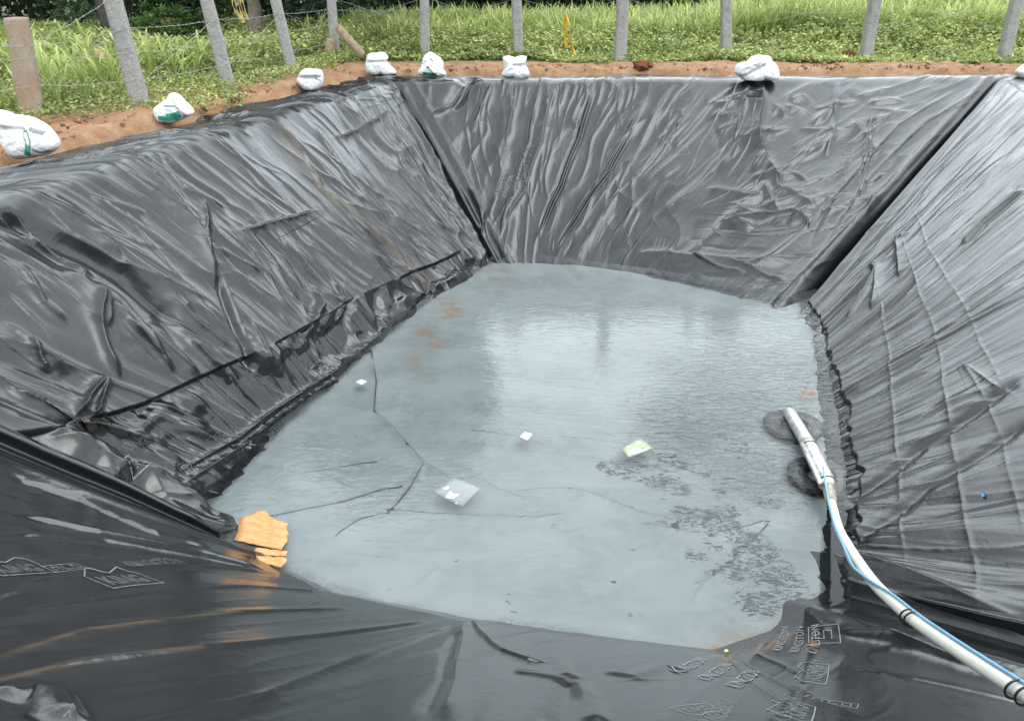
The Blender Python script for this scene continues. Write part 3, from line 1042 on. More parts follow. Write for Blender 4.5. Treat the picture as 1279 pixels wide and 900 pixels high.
def pleat(C0, C1, k0, k1, prof, taper, seed):
    """a standing fold of slack film along the line C0-C1; prof: (distance towards the near side, height)"""
    n = 160
    k = np.linspace(k0, k1, n)
    C = C0 + (C1 - C0) * k[:, None]
    d = (C1 - C0)[:2] / np.linalg.norm((C1 - C0)[:2])
    nrm = np.array([d[1], -d[0]])
    if nrm[1] > 0:
        nrm = -nrm
    Pq = spline(np.array([(a_, b_, 0) for a_, b_ in prof]), 60)
    kk = (k - k0) / (k1 - k0)
    sc = np.interp(kk, taper[0], taper[1]) * (1 + 0.10 * (fbm(kk * 7, kk * 0, seed, 3) - 0.5))
    wob = 0.05 * (fbm(kk * 4, kk * 0 + 3, seed + 2, 3) - 0.5)
    A_ = Pq[None, :, 0] * sc[:, None] + wob[:, None]
    B_ = Pq[None, :, 1] * sc[:, None] + 0.008 * (fbm(kk[:, None] * 30 + Pq[None, :, 0] * 3, Pq[None, :, 1] * 12 + 0 * kk[:, None], seed + 4, 3) - 0.5)
    V = np.stack([C[:, None, 0] + nrm[0] * A_, C[:, None, 1] + nrm[1] * A_, C[:, None, 2] + B_], -1)
    m = len(Pq)
    off_uv = np.stack([np.repeat(k[:, None] * 4, m, 1), A_, 0 * A_], -1)
    parts.append((V.reshape(-1, 3), grid_faces(n, m)))
    at['fold_uv'].append(off_uv.reshape(-1, 3))
    for q in ('silt', 'stain', 'scuff'):
        at[q].append(np.zeros(n * m))
    at['clean'].append(np.ones(n * m))


pleat(FC['NL'], RC['NL'], -0.02, 1.05, [(-0.30, -0.10), (-0.12, 0.10), (-0.02, 0.165), (0.015, 0.172), (0.030, 0.150), (0.022, 0.08), (0.030, 0.045), (0.065, 0.040), (0.080, 0.025), (0.070, -0.03), (0.085, -0.08), (0.2, -0.2), (0.4, -0.45)], ([0, .05, .3, 1], [0.45, .75, 1, 1.15]), 5)
pleat(FC['NR'] + np.array([0.05, 0.05, 0.0]), RC['NR'], 0.0, 0.85, [(-0.40, 0.04), (-0.12, 0.14), (-0.02, 0.155), (0.010, 0.145), (0.018, 0.12), (0.0, 0.02), (0.0, -0.10), (0.05, -0.25), (0.2, -0.4)], ([0, .08, .35, 1], [0.25, .6, 1, 1.2]), 9)
V, F = merge(parts)
liner = mesh_np('pond_liner', V, F, M_LINER, attrs={k: (np.vstack(v) if v[0].ndim > 1 else np.concatenate(v)) for k, v in at.items()})
tag(liner, 'wrinkled black plastic pond liner draped over the sides and floor of the pit', 'pond liner')

# ------------------------------------------------------------------ water
def water_material():
    t = NT("shallow_pond_water")
    co = t.coord()
    rip = t.attr('ripple')
    wv = t.noise(t.map(co, (1.0, 2.2, 1), (0, 0, -0.25)), 9, 3, 0.5, 0.6)
    calm = t.noise(t.map(co, (1, 1.8, 1)), 2.2, 3, 0.5)
    h = t.math('ADD', t.math('MULTIPLY', wv, t.math('ADD', t.math('MULTIPLY', rip, 0.06), 0.0022)), t.math('MULTIPLY', calm, 0.0018))
    b = t.n('ShaderNodeBump')
    b.inputs['Strength'].default_value = 1.0
    b.inputs['Distance'].default_value = 1.0
    t.l(h, b.inputs['Height'])
    fr = t.n('ShaderNodeFresnel')
    fr.inputs['IOR'].default_value = 1.36
    t.l(b.outputs[0], fr.inputs['Normal'])
    tr = t.n('ShaderNodeBsdfTransparent')
    tr.inputs['Color'].default_value = (0.95, 0.975, 0.98, 1)
    gl = t.n('ShaderNodeBsdfGlossy')
    gl.inputs['Roughness'].default_value = 0.02
    t.l(b.outputs[0], gl.inputs['Normal'])
    m = t.n('ShaderNodeMixShader')
    t.l(fr.outputs[0], m.inputs[0])
    t.l(tr.outputs[0], m.inputs[1])
    t.l(gl.outputs[0], m.inputs[2])
    t.l(m.outputs[0], t.out.inputs['Surface'])
    return t.m


nu, nv = 120, 160
cw = [fl.P0[0, 0], fl.P0[-1, 0], fl.P0[0, -1], fl.P0[-1, -1]]
u, v = np.linspace(0, 1, nu)[:, None, None], np.linspace(0, 1, nv)[None, :, None]
WP = (cw[0] * (1 - u) + cw[1] * u) * (1 - v) + (cw[2] * (1 - u) + cw[3] * u) * v
WP[..., 2] = ZW
rp = np.zeros((nu, nv))
for (px, py), wd, a in [((870, 540), 0.55, 1.0), ((955, 600), 0.40, 1.2), ((900, 490), 0.6, 0.5), ((960, 540), 0.5, .6), ((1000, 470), 0.8, 0.3)]:
    c = at_z(px, py, ZW)
    rp += a * np.exp(-((WP[..., 0] - c[0]) ** 2 + (WP[..., 1] - c[1]) ** 2) / wd ** 2)
water = mesh_np('water', WP.reshape(-1, 3), grid_faces(nu, nv), water_material(), attrs={'ripple': rp.ravel()})
tag(water, 'shallow clear water standing over the pale silted floor of the pit', kind='structure')

# ------------------------------------------------------------------ ground
rim_poly = np.array([RC['NL'], RC['FL'], RC['FR'], RC['NR']] + near_rim[1:-1][::-1])
out_poly = np.array([OC['NL'], OC['FL'], OC['FR'], OC['NR']] + near_out[1:-1][::-1])


def poly_dist(P, poly):
    return seg_dist(P, list(poly) + [poly[0]])


def inside(P, poly):
    x, y = P[..., 0], P[..., 1]
    c = np.zeros(x.shape, bool)
    n = len(poly)
    for i in range(n):
        a, b = poly[i], poly[(i + 1) % n]
        cond = ((a[1] > y) != (b[1] > y)) & (x < (b[0] - a[0]) * (y - a[1]) / (b[1] - a[1] + 1e-12) + a[0])
        c ^= cond
    return c


def poly_radius(th, poly, c):
    r = np.zeros(len(th))
    n = len(poly)
    d = np.stack([np.cos(th), np.sin(th)], -1)
    for i in range(n):
        a, b = poly[i][:2] - c, poly[(i + 1) % n][:2] - c
        e = b - a
        den = d[:, 0] * e[1] - d[:, 1] * e[0]
        t = (a[0] * e[1] - a[1] * e[0]) / den
        s_ = (a[0] * d[:, 1] - a[1] * d[:, 0]) / den
        ok = (s_ >= 0) & (s_ <= 1) & (t > 0)
        r = np.where(ok, t, r)
    return r


GC = np.array([1.4, 7.6])
NTH = 1400
th = np.linspace(0, 2 * math.pi, NTH, endpoint=False)
r_in = poly_radius(th, rim_poly, GC) + 0.30
rr = np.r_[np.linspace(0, 4.2, 120), np.geomspace(4.35, 20, 60), np.geomspace(21, 600, 40)]
RAD = r_in[:, None] + rr[None]
GP = np.stack([GC[0] + RAD * np.cos(th)[:, None], GC[1] + RAD * np.sin(th)[:, None], np.zeros_like(RAD)], -1)
dout = poly_dist(GP, out_poly) * np.where(inside(GP, out_poly), -1, 1)
nclod = fbm(GP[..., 0] * 7, GP[..., 1] * 7, 201, 4)
nbig = fbm(GP[..., 0] * 1.3, GP[..., 1] * 1.3, 207, 3)
edge = dout + 0.5 * (nbig - 0.5) + 0.10 * (nclod - 0.5)
near_m = sm(3.5, 1.0, dout)
z = -0.11 + 0.16 * sm(-0.10, 0.16, edge)
z = z + near_m * sm(-0.1, 0.15, edge) * (0.10 * (nclod - 0.42) + 0.12 * (nbig - 0.5))
z = np.where(dout > 1.0, z * (1 - sm(1.2, 3.0, dout)) + 0.02 * (nbig - 0.5) * sm(1, 3, dout), z)
far_up = sm(14, 60, dout)
GP[..., 2] = z - 0.3 * far_up
soil = sm(2.0, 1.1, dout + 0.9 * (nbig - 0.5))
soil = np.maximum(soil, 0.62 * sm(1.3, 0.5, np.abs(GP[..., 1] - 26.0)) * sm(-8.5, -10, GP[..., 0]) * sm(-26, -23, GP[..., 0]))


def ground_material():
    t = NT("red_soil_and_field_earth")
    co = t.coord()
    so = t.attr('soil')
    n1 = t.noise(co, 3.0, 6, 0.65)
    n2 = t.noise(co, 28, 5, 0.7)
    earth = t.mix(t.rng(n1, 0.3, 0.7), (0.20, 0.105, 0.055), (0.275, 0.175, 0.105))
    earth = t.mix(t.rng(n2, 0.52, 0.75), earth, (0.15, 0.075, 0.04))
    field = t.mix(t.rng(n1, 0.35, 0.7), (0.045, 0.055, 0.02), (0.16, 0.14, 0.05))
    c = t.mix(so, field, earth)
    t.bsdf(c, 0.95, t.bump(n2, 0.8, 0.03), 0.15)
    return t.m


ground = mesh_np('ground', GP.reshape(-1, 3), grid_faces(NTH, len(rr), wrap=True), ground_material(), attrs={'soil': soil.ravel()})
tag(ground, 'reddish soil strip round the pit running out into a green field', kind='structure')
# ------------------------------------------------------------------ printed lettering on the liner
M_PRINT = simple_mat("white_print", (0.15, 0.158, 0.165), 0.5, 0.5, 60, 0.0)


def text_outline(body, bevel=0.012, outline=True):
    c = bpy.data.curves.new("t", 'FONT')
    c.body = body
    c.size = 1.0
    c.resolution_u = 2
    if outline:
        c.fill_mode = 'NONE'
        c.bevel_depth = bevel
        c.bevel_resolution = 0
    c.space_character = 1.02
    o = bpy.data.objects.new("t", c)
    COL.objects.link(o)
    dg = bpy.context.evaluated_depsgraph_get()
    dg.update()
    me = bpy.data.meshes.new_from_object(o.evaluated_get(dg))
    V = np.zeros(len(me.vertices) * 3)
    me.vertices.foreach_get('co', V)
    V = V.reshape(-1, 3)
    tri, quad = [], []
    for p in me.polygons:
        k = list(p.vertices)
        if len(k) == 3:
            tri.append(k)
        elif len(k) == 4:
            quad.append(k)
        else:
            for q in range(1, len(k) - 1):
                tri.append([k[0], k[q], k[q + 1]])
    bpy.data.objects.remove(o)
    bpy.data.meshes.remove(me)
    bpy.data.curves.remove(c)
    V[:, 0] -= V[:, 0].min()
    return V, [np.array(f, int) for f in (quad, tri) if f]


def stroke2d(pts, w=0.03, closed=False):
    w = w * 0.42
    P = [np.array(p, float) for p in pts]
    if closed:
        P.append(P[0])
    parts_ = []
    for a, b in zip(P[:-1], P[1:]):
        d = b - a
        l = np.linalg.norm(d)
        d /= l + 1e-9
        nrm = np.array([-d[1], d[0]]) * w / 2
        m = max(2, int(l / 0.15) + 1)
        t = np.linspace(0, 1, m)[:, None]
        c = a - d * w / 2 + (b - a + d * w) * t
        V = np.concatenate([c + nrm, c - nrm])
        V = np.c_[V, np.zeros(len(V))]
        i = np.arange(m - 1)
        parts_.append((V, [np.stack([i, i + 1, m + i + 1, m + i], -1)]))
    return merge(parts_)


WORD = text_outline("KINGSTON", 0.010)
WORD_SOLID = text_outline("KINGSTON", 0.0, False)
MARK_SQ = merge([stroke2d([(0, 0), (1, 0), (1, 1), (0, 1)], 0.07, True), stroke2d([(.25, .25), (.75, .25), (.75, .5), (.3, .5), (.3, .78), (.8, .78)], 0.07)])
_t = text_outline("KING", 0.014)
_k = 1.2 / _t[0][:, 0].max()
HOUSE = merge([stroke2d([(0, 0), (1.6, 0), (1.6, .55), (1.25, .8), (.8, .62), (.35, .8), (0, .55)], 0.06, True), (_t[0] * _k + [0.2, 0.14, 0], _t[1])])
_w = WORD_SOLID
FINE = merge([(_w[0] * [1, 1, 1] + [x, y, 0], _w[1]) for x, y in ((0, 0), (0, 1.3), (0, 2.6))])
BOX = merge([stroke2d([(0, 0), (1.5, 0), (1.5, .45), (0, .45)], 0.06, True), stroke2d([(.2, .12), (.2, .33), (.45, .33), (.45, .12)], 0.06), stroke2d([(.65, .33), (.65, .12), (.9, .12)], 0.06), stroke2d([(1.05, .12), (1.3, .12), (1.3, .33), (1.05, .33)], 0.06, True)])


def decal(panel, geo, a, b, flip=False, name='printed_lettering', thick=0.0012):
    """print of unit height laid on the finished sheet, from photo point a to b along its base line"""
    V, F = geo
    A, B = panel.uv(*a), panel.uv(*b)
    d = B - A
    ln = np.linalg.norm(d)
    sc = ln / V[:, 0].max()
    d = d / ln
    n = np.array([-d[1], d[0]]) * (-1 if flip else 1)
    Q = A + np.outer(V[:, 0] * sc, d) + np.outer(V[:, 1] * sc, n)
    P = panel.pos(Q[:, 0], Q[:, 1], 0.0035 + np.maximum(V[:, 2], -0.05) * sc * 0.15)
    return mesh_np(name, P, F, M_PRINT, liner, smooth=False)


for pan, geo, a, b, f in [
    (pl, WORD, (272, 505), (322, 482), False), (pl, WORD, (152, 568), (212, 543), False), (pl, WORD, (258, 558), (300, 534), False),
    (pl, BOX, (160, 606), (184, 596), False), (pl, WORD, (196, 590), (240, 570), False), (pl, MARK_SQ, (228, 596), (240, 590), False),
    (pn, HOUSE, (0, 722), (70, 717), True), (pn, BOX, (70, 717), (112, 714), True), (pn, HOUSE, (140, 737), (205, 730), True),
    (pn, WORD, (165, 711), (232, 706), True), (pn, WORD, (0, 748), (24, 742), True),
    (pn, WORD, (1015, 855), (1022, 826), True), (pn, HOUSE, (1031, 856), (1035, 830), True), (pn, MARK_SQ, (1050, 804), (1049, 786), True),
    (pn, FINE, (1020, 818), (1024, 784), True), (pn, WORD, (985, 905), (1000, 876), True), (pn, HOUSE, (1012, 905), (1018, 884), True),
    (pn, BOX, (1005, 872), (1070, 886), True), (pn, HOUSE, (836, 884), (880, 878), False), (pn, WORD, (868, 905), (900, 872), False), (pn, FINE, (925, 860), (950, 840), True),
    (pr, WORD, (1030, 378), (1058, 345), False), (pr, WORD, (1044, 440), (1072, 400), False), (pr, HOUSE, (1042, 470), (1062, 452), False),
    (pr, BOX, (1060, 494), (1072, 486), False), (pr, MARK_SQ, (1058, 534), (1066, 520), False), (pr, HOUSE, (1256, 172), (1279, 156), False), (pr, FINE, (1100, 505), (1120, 490), False),
    (pr, WORD, (1060, 330), (1120, 260), False), (pr, FINE, (1230, 792), (1245, 800), False),
    (pf, WORD, (652, 240), (668, 185), False), (pf, FINE, (640, 252), (650, 225), False), (pf, WORD, (815, 245), (828, 205), False), (pf, WORD, (842, 250), (856, 212), False),
    (pf, HOUSE, (838, 198), (862, 192), False), (pf, WORD, (798, 290), (812, 258), False), (pf, WORD, (826, 290), (840, 258), False), (pf, HOUSE, (1100, 160), (1116, 152), False),
    (pf, WORD, (1052, 235), (1066, 180), False), (pf, HOUSE, (1004, 186), (1020, 182), False), (pf, FINE, (826, 320), (832, 300), False),
]:
    decal(pan, geo, a, b, f)

# ------------------------------------------------------------------ fence posts
def stone_material():
    t = NT("rough_granite")
    co = t.coord()
    n1 = t.noise(co, 5, 5, 0.65)
    n2 = t.noise(co, 90, 3, 0.8)
    c = t.mix(t.rng(n2, 0.35, 0.65), (0.14, 0.138, 0.13), (0.36, 0.355, 0.34))
    c = t.mix(t.rng(n1, 0.5, 0.75), c, (0.15, 0.146, 0.138))
    t.bsdf(c, 0.9, t.bump(t.noise(co, 22, 5, 0.7), 0.8, 0.02), 0.2)
    return t.m


def brown_stone_material():
    t = NT("weathered_brown_stone")
    co = t.coord()
    n1 = t.noise(t.map(co, (1, 1, 0.5)), 5, 5, 0.65)
    n2 = t.noise(co, 45, 4, 0.75)
    c = t.mix(t.rng(n1, 0.35, 0.65), (0.27, 0.185, 0.125), (0.30, 0.26, 0.215))
    c = t.mix(t.rng(n2, 0.55, 0.7), c, (0.14, 0.115, 0.095))
    t.bsdf(c, 0.9, t.bump(n2, 0.7, 0.02), 0.2)
    return t.m


M_STONE, M_BROWN = stone_material(), brown_stone_material()


def post(P0, P1, wx, wy, mat, seed, rot=0.0, rough=0.012):
    P0, P1 = np.asarray(P0, float), np.asarray(P1, float)
    n, m = 48, 24
    sec = []
    for k in range(m):                     # a square section with rounded, chipped corners
        a = 2 * math.pi * k / m + rot
        c, s_ = math.cos(a - rot), math.sin(a - rot)
        r = 1 / (abs(c) ** 7 + abs(s_) ** 7) ** (1 / 7)
        x, y = c * r * wx / 2, s_ * r * wy / 2
        sec.append((x * math.cos(rot) - y * math.sin(rot), x * math.sin(rot) + y * math.cos(rot)))
    sec = np.array(sec)
    t = np.linspace(0, 1, n)
    ln = np.linalg.norm(P1 - P0)
    V = np.zeros((n, m, 3))
    ang = np.arange(m) / m
    for i in range(n):
        nz = fbm(ang * 9 + 3 * seed, np.full(m, t[i] * ln * 7), seed, 4) - 0.5
        # make the noise wrap
        nz2 = fbm((ang - 1) * 9 + 3 * seed, np.full(m, t[i] * ln * 7), seed, 4) - 0.5
        nz = nz * (1 - ang) + nz2 * ang
        k = 1 + (nz * rough * 12) / wx * 0.16 + 0.05 * (fbm(np.array([t[i] * 4.0]), np.array([seed * 1.0]), seed + 5, 3)[0] - 0.5)
        k = k * (1.06 - 0.12 * t[i])
        c = P0 + (P1 - P0) * t[i]
        V[i, :, :2] = c[:2] + sec * np.asarray(k)[:, None]
        V[i, :, 2] = c[2] + (0.03 * nz if i == n - 1 else 0)
    V = V.reshape(-1, 3)
    i, j = np.meshgrid(np.arange(n - 1), np.arange(m), indexing='ij')
    F = np.stack([i * m + j, i * m + (j + 1) % m, (i + 1) * m + (j + 1) % m, (i + 1) * m + j], -1).reshape(-1, 4)
    V = np.vstack([V, P1 + [0, 0, 0.006]])
    k = np.arange(m)
    cap = np.stack([(n - 1) * m + k, (n - 1) * m + (k + 1) % m, np.full(m, len(V) - 1)], -1)
    o = mesh_np('fence_post', V - P0, [F, cap], mat, smooth=True)
    o.location = P0
    return o


POSTS = [  # base px, px at the top edge of the picture, widths, label
    ((40, 150), None, 0.25, 'short reddish brown stone fence post with a flat broken top'),
    ((178, 139), (141, 0), 0.22, 'thick grey granite fence post leaning left, behind the sack with the green box print'),
    ((287, 113), (258, 0), 0.20, 'leaning grey granite fence post standing between the tree trunk and the thickest post'),
    ((366, 93), (344, 0), 0.19, 'slim grey granite fence post just behind the small folded white sack'),
    ((419, 76), (414, 0), 0.19, 'grey corner fence post with two wooden boards against its foot'),
    ((531, 74), (530, 0), 0.20, 'upright grey granite post behind the peaked white sack'),
    ((648, 75), (645, 0), 0.21, 'upright grey granite post behind the square topped white sack'),
    ((774, 81), (778, 0), 0.23, 'grey granite post standing on bare soil between the yellow tape and the red clod'),
    ((907, 76), (907, 0), 0.22, 'grey granite post rising from weeds beside the widest white sack'),
    ((1080, 78), (1093, 0), 0.23, 'grey granite post half sunk in tall weeds, leaning right, second from the right'),
    ((1252, 80), (1270, 0), 0.24, 'rightmost grey granite post leaning right out of the weeds'),
]
post_line = []
for k, (b, tp, wd, lab) in enumerate(POSTS):
    P0 = at_z(b[0], b[1], 0.0)
    if tp is None:
        P1 = at_y(20, 22, P0[1])
        o = post(P0 - [0, 0, 0.2], P1, wd, 0.2, M_BROWN, 40 + k, 0.15, 0.02)
        top = P0 + (P1 - P0) * 1.5
    else:
        T = at_y(tp[0], tp[1], P0[1])
        h = 1.85 + 0.08 * math.sin(k * 2.1)
        P1 = P0 + (T - P0) * (h / T[2])
        o = post(P0 - (P1 - P0) * 0.1, P1, wd, 0.17 + 0.02 * math.sin(k * 3), M_STONE, 40 + k, 0.25 if k < 5 else 0.1, 0.012)
        top = P1
    tag(o, lab, 'fence post', 'stone fence posts')
    post_line.append((P0, top - P0, wd))

# ------------------------------------------------------------------ barbed wire
M_WIRE = simple_mat("galvanised_wire", (0.27, 0.28, 0.28), 0.45, 0.2, 30, 0.0, metallic=0.0) if False else simple_mat("galvanised_wire", (0.27, 0.28, 0.28), 0.45, 0.2, 30, 0.0)
rgw = np.random.default_rng(3)


def on_post(k, h):
    P0, ax, wd = post_line[k]
    p = P0 + ax * (h / ax[2])
    off = np.array([0.10, -0.06, 0]) if k < 4 else np.array([0.02, -0.13, 0])
    return p + off


def wire(name, pts, label, group, r=0.0028, sag=0.03, barbs=True):
    Q = []
    for a, b in zip(pts[:-1], pts[1:]):
        t = np.linspace(0, 1, 14)[:-1, None]
        c = a + (b - a) * t
        c[:, 2] -= (4 * t * (1 - t))[:, 0] * sag * rgw.uniform(0.5, 1.5)
        Q.append(c + rgw.normal(0, 0.004, c.shape))
    Q.append(pts[-1][None])
    Q = np.vstack(Q)
    geo = [tube_np(Q, r, 6)]
    if barbs:
        for i in range(1, len(Q) - 1):
            for _ in range(1):
                d = rgw.normal(0, 1, 3)
                d /= np.linalg.norm(d)
                geo.append(tube_np(np.array([Q[i] - d * 0.02, Q[i], Q[i] + d * 0.02]), 0.003, 4))
    V, F = merge(geo)
    o = mesh_np(name, V - pts[0], F, M_WIRE)
    o.location = pts[0]
    tag(o, label, 'wire', group)


start = post_line[0][0] + np.array([-1.0, -2.2, 0])
for h, nm in ((0.42, 'lowest'), (0.74, 'second lowest'), (1.02, 'third'), (1.42, 'topmost')):
    hh = [min(h, 0.86) if k == 0 else h for k in range(5)]
    wire('barbed_wire', [start + [0, 0, h]] + [on_post(k, hh[k]) for k in range(5)], nm + ' barbed wire strand of the left fence', 'wire strands of the left fence')
for h, nm in ((0.99, 'lower'), (1.24, 'upper')):
    pts = [on_post(k, h) for k in range(4, 11)]
    pts.append(pts[-1] + np.array([2.4, 0.3, 0]))
    wire('barbed_wire', pts, nm + ' barbed wire strand of the far fence', 'wire strands of the far fence')
BAY = ['right of the short brown post', 'right of the thickest leaning post', 'in front of the bare grey trunk',
       'left of the corner post', 'right of the corner post', 'right of the peaked sack post',
       'behind the yellow tape', 'behind the red clod',
       'right of the widest sack', 'between the two rightmost posts']
for k in range(10):
    lo, hi = (0.36 if k < 4 else 0.62), (1.05 if k < 4 else 1.22)
    if k > 0:
        wire('diagonal_wire', [on_post(k, hi), on_post(k + 1, lo)], 'diagonal wire falling to the right, in the bay ' + BAY[k], 'diagonal brace wires', 0.0026, 0.0, False)
    wire('diagonal_wire', [on_post(k, lo), on_post(k + 1, hi)], 'diagonal wire rising to the right, in the bay ' + BAY[k], 'diagonal brace wires', 0.0026, 0.0, False)

# ------------------------------------------------------------------ sacks
def sack_material():
    t = NT("white_woven_sack")
    co = t.coord()
    n = t.noise(co, 14, 5, 0.6)
    wv = t.noise(t.map(co, (60, 60, 8)), 4, 2, 0.5)
    c = t.mix(t.rng(n, 0.3, 0.75), (0.50, 0.50, 0.495), (0.60, 0.60, 0.60))
    c = t.mix(t.rng(t.noise(co, 4, 4, 0.6), 0.60, 0.8), c, (0.46, 0.43, 0.39))
    t.bsdf(c, 0.5, t.bump(wv, 0.12, 0.004, t.bump(n, 1.0, 0.03)), 0.4)
    return t.m


M_SACK = sack_material()
M_TEAL = simple_mat("teal_green_print", (0.02, 0.20, 0.14), 0.5, 0.2, 40, 0.0)
M_DKGREEN = simple_mat("dark_green_print", (0.02, 0.14, 0.08), 0.5, 0.2, 40, 0.0)
M_GREYPRINT = simple_mat("grey_print", (0.16, 0.17, 0.18), 0.5, 0.4, 60, 0.0)
M_REDPRINT = simple_mat("red_print", (0.40, 0.08, 0.06), 0.5, 0.3, 60, 0.0)


class Sack:
    def __init__(s, outline, T, label, seed, ybase=None, yaw=0.0, folds=()):
        O = np.array(outline, float)
        base = O[:, 1].max()
        cx = O[:, 0].mean()
        P = at_z(cx, base - 1.0, 0.0)
        q = to_px(P)[2]
        s.k = q / FPX
        s.cx, s.base = cx, base
        Q = np.stack([(O[:, 0] - cx) * s.k, (base - O[:, 1]) * s.k / 0.97], -1)
        s.c = np.array([(Q[:, 0].min() + Q[:, 0].max()) / 2, Q[:, 1].max() * 0.42])
        th_ = np.arctan2(Q[:, 1] - s.c[1], Q[:, 0] - s.c[0])
        r = np.hypot(Q[:, 0] - s.c[0], Q[:, 1] - s.c[1])
        o = np.argsort(th_)
        th_, r = th_[o], r[o]
        s.th = np.r_[th_ - 2 * math.pi, th_, th_ + 2 * math.pi]
        s.r = np.r_[r, r, r]
        s.T, s.seed, s.folds = T, seed, [((np.array(a) - [cx, base]) * [s.k, -s.k / 0.97], (np.array(b) - [cx, base]) * [s.k, -s.k / 0.97], A, w_) for a, b, A, w_ in folds]
        nr, nth = 22, 72
        ths = np.linspace(0, 2 * math.pi, nth, endpoint=False)
        parts_ = []
        for sgn in (-1, 1):
            V = []
            for i in range(nr):
                f = math.sin(i / (nr - 1) * math.pi / 2)
                rb = np.interp(((ths + math.pi) % (2 * math.pi)) - math.pi, s.th, s.r)
                x = s.c[0] + np.cos(ths) * rb * f
                zz = s.c[1] + np.sin(ths) * rb * f
                V.append(np.stack([x, sgn * s.thick(x, zz, f, sgn), np.maximum(zz, 0.0)], -1))
            V = np.vstack(V)
            F = []
            i, j = np.meshgrid(np.arange(nr - 1), np.arange(nth), indexing='ij')
            F = np.stack([i * nth + j, i * nth + (j + 1) % nth, (i + 1) * nth + (j + 1) % nth, (i + 1) * nth + j], -1).reshape(-1, 4)
            if sgn > 0:
                F = F[:, ::-1]
            parts_.append((V, [F]))
        V, F = merge(parts_)
        # weld the two halves along the outline
        n1 = nr * nth
        rim1 = np.arange((nr - 1) * nth, nr * nth)
        remap = np.arange(len(V))
        remap[n1 + rim1] = rim1
        F = [remap[f] for f in F]
        s.o = empty('sack', (P[0], P[1] + T * 0.3, 0.0))
        tag(s.o, label, 'sack', 'white sacks weighing down the edge of the liner')
        mesh_np('sack_body', V, F, M_SACK, s.o)

    def thick(s, x, zz, f, sgn):
        h = s.c[1] / 0.42
        t = s.T * np.sqrt(np.maximum(0, 1 - np.asarray(f) ** 3.2)) * (1.12 - 0.5 * np.clip(zz / h, 0, 1))
        t = t + 0.05 * s.T * 4 * (fbm(x * 11 + s.seed, zz * 11, s.seed, 4) - 0.5) * (1 - np.asarray(f) ** 4)
        for a, b, A, w_ in s.folds:
            ab = b - a
            tt = np.clip(((x - a[0]) * ab[0] + (zz - a[1]) * ab[1]) / (ab ** 2).sum(), 0, 1)
            d = np.hypot(x - a[0] - tt * ab[0], zz - a[1] - tt * ab[1])
            t = t + A * np.exp(-(d / w_) ** 2) * (1 - np.asarray(f) ** 4)
        return np.maximum(t, 0)

    def front(s, x, zz):
        th_ = np.arctan2(zz - s.c[1], x - s.c[0])
        rb = np.interp(th_, s.th, s.r)
        f = np.clip(np.hypot(x - s.c[0], zz - s.c[1]) / rb, 0, 0.985)
        return s.thick(x, zz, f, -1)

    def strip(s, pts, wpx, mat, name='printed_band', off=0.004):
        """printed strip on the front of the sack, through photo points"""
        Q = np.array([((p[0] - s.cx) * s.k, (s.base - p[1]) * s.k / 0.97) for p in pts])
        Q = spline(Q, 24) if len(Q) > 2 else np.linspace(Q[0], Q[1], 12)
        d = np.gradient(Q, axis=0)
        d /= np.linalg.norm(d, axis=1)[:, None] + 1e-9
        n_ = np.stack([-d[:, 1], d[:, 0]], -1)
        m = 5
        V = []
        for j in range(m):
            c = Q + n_ * (j / (m - 1) - 0.5) * wpx * s.k
            V.append(np.stack([c[:, 0], -s.front(c[:, 0], c[:, 1]) - off, np.maximum(c[:, 1], 0.004)], -1))
        V = np.stack(V, 1).reshape(-1, 3)
        return mesh_np(name, V, grid_faces(len(Q), m), mat, s.o)


s1 = Sack([(7, 143), (19, 145), (26, 149), (39, 150), (54, 155), (67, 166), (73, 185), (70, 189), (62, 194), (47, 197), (34, 199), (19, 200), (9, 186), (5, 178), (9, 172), (6, 161), (2, 160)],
          0.20, 'largest white sack, slumped with an open flap at its top and a teal printed band', 1, folds=[((6, 161), (45, 164), -0.04, 0.018), ((6, 153), (30, 156), 0.03, 0.03)])
s1.strip([(47, 164), (50, 175), (49, 183), (44, 193)], 6.0, M_TEAL)
s1.strip([(47.5, 166.5), (50, 175), (49.2, 181)], 3.6, M_SACK, 'band_field', 0.006)
s1.strip([(48.5, 178), (49, 185)], 1.4, M_GREYPRINT, 'printed_lettering', 0.008)
s1.strip([(52, 162), (66, 169)], 4.0, M_GREYPRINT, 'printed_lettering')
s1.strip([(53, 186), (60, 190), (68, 189)], 3.0, M_GREYPRINT, 'printed_lettering')
s2 = Sack([(193.5, 139), (203, 133), (213, 128), (216, 122), (221, 120), (225, 121), (233, 131), (242.5, 143), (241, 146), (233, 148), (223, 152), (206, 154.5), (197.5, 155)],
          0.17, 'white sack with a green box print and a folded flap hanging at its side', 2, folds=[((224, 122), (240, 144), 0.05, 0.03), ((228, 138), (233, 147), -0.04, 0.02)])
s2.strip([(204, 145), (214, 146.5), (224, 145.5), (230, 143)], 8.5, M_TEAL)
s2.strip([(205, 143), (214, 143.5)], 3.5, M_SACK, 'band_field', 0.006)
s2.strip([(215, 147), (230, 144)], 3.2, M_DKGREEN, 'printed_band', 0.006)
s2.strip([(212, 133.5), (227, 134)], 1.6, M_TEAL, 'printed_lettering')
s3 = Sack([(371, 103), (374, 97), (377, 93), (393, 90), (403, 91), (404.5, 96), (404, 104), (398, 112.5), (377, 111)],
          0.17, 'small white sack folded over itself in two layers, behind the wrinkled left lap', 3, folds=[((371, 99), (403, 99), -0.06, 0.02), ((378, 94), (402, 94), 0.04, 0.03)])
s3.strip([(396, 100), (403, 102)], 1.2, M_TEAL, 'printed_lettering')
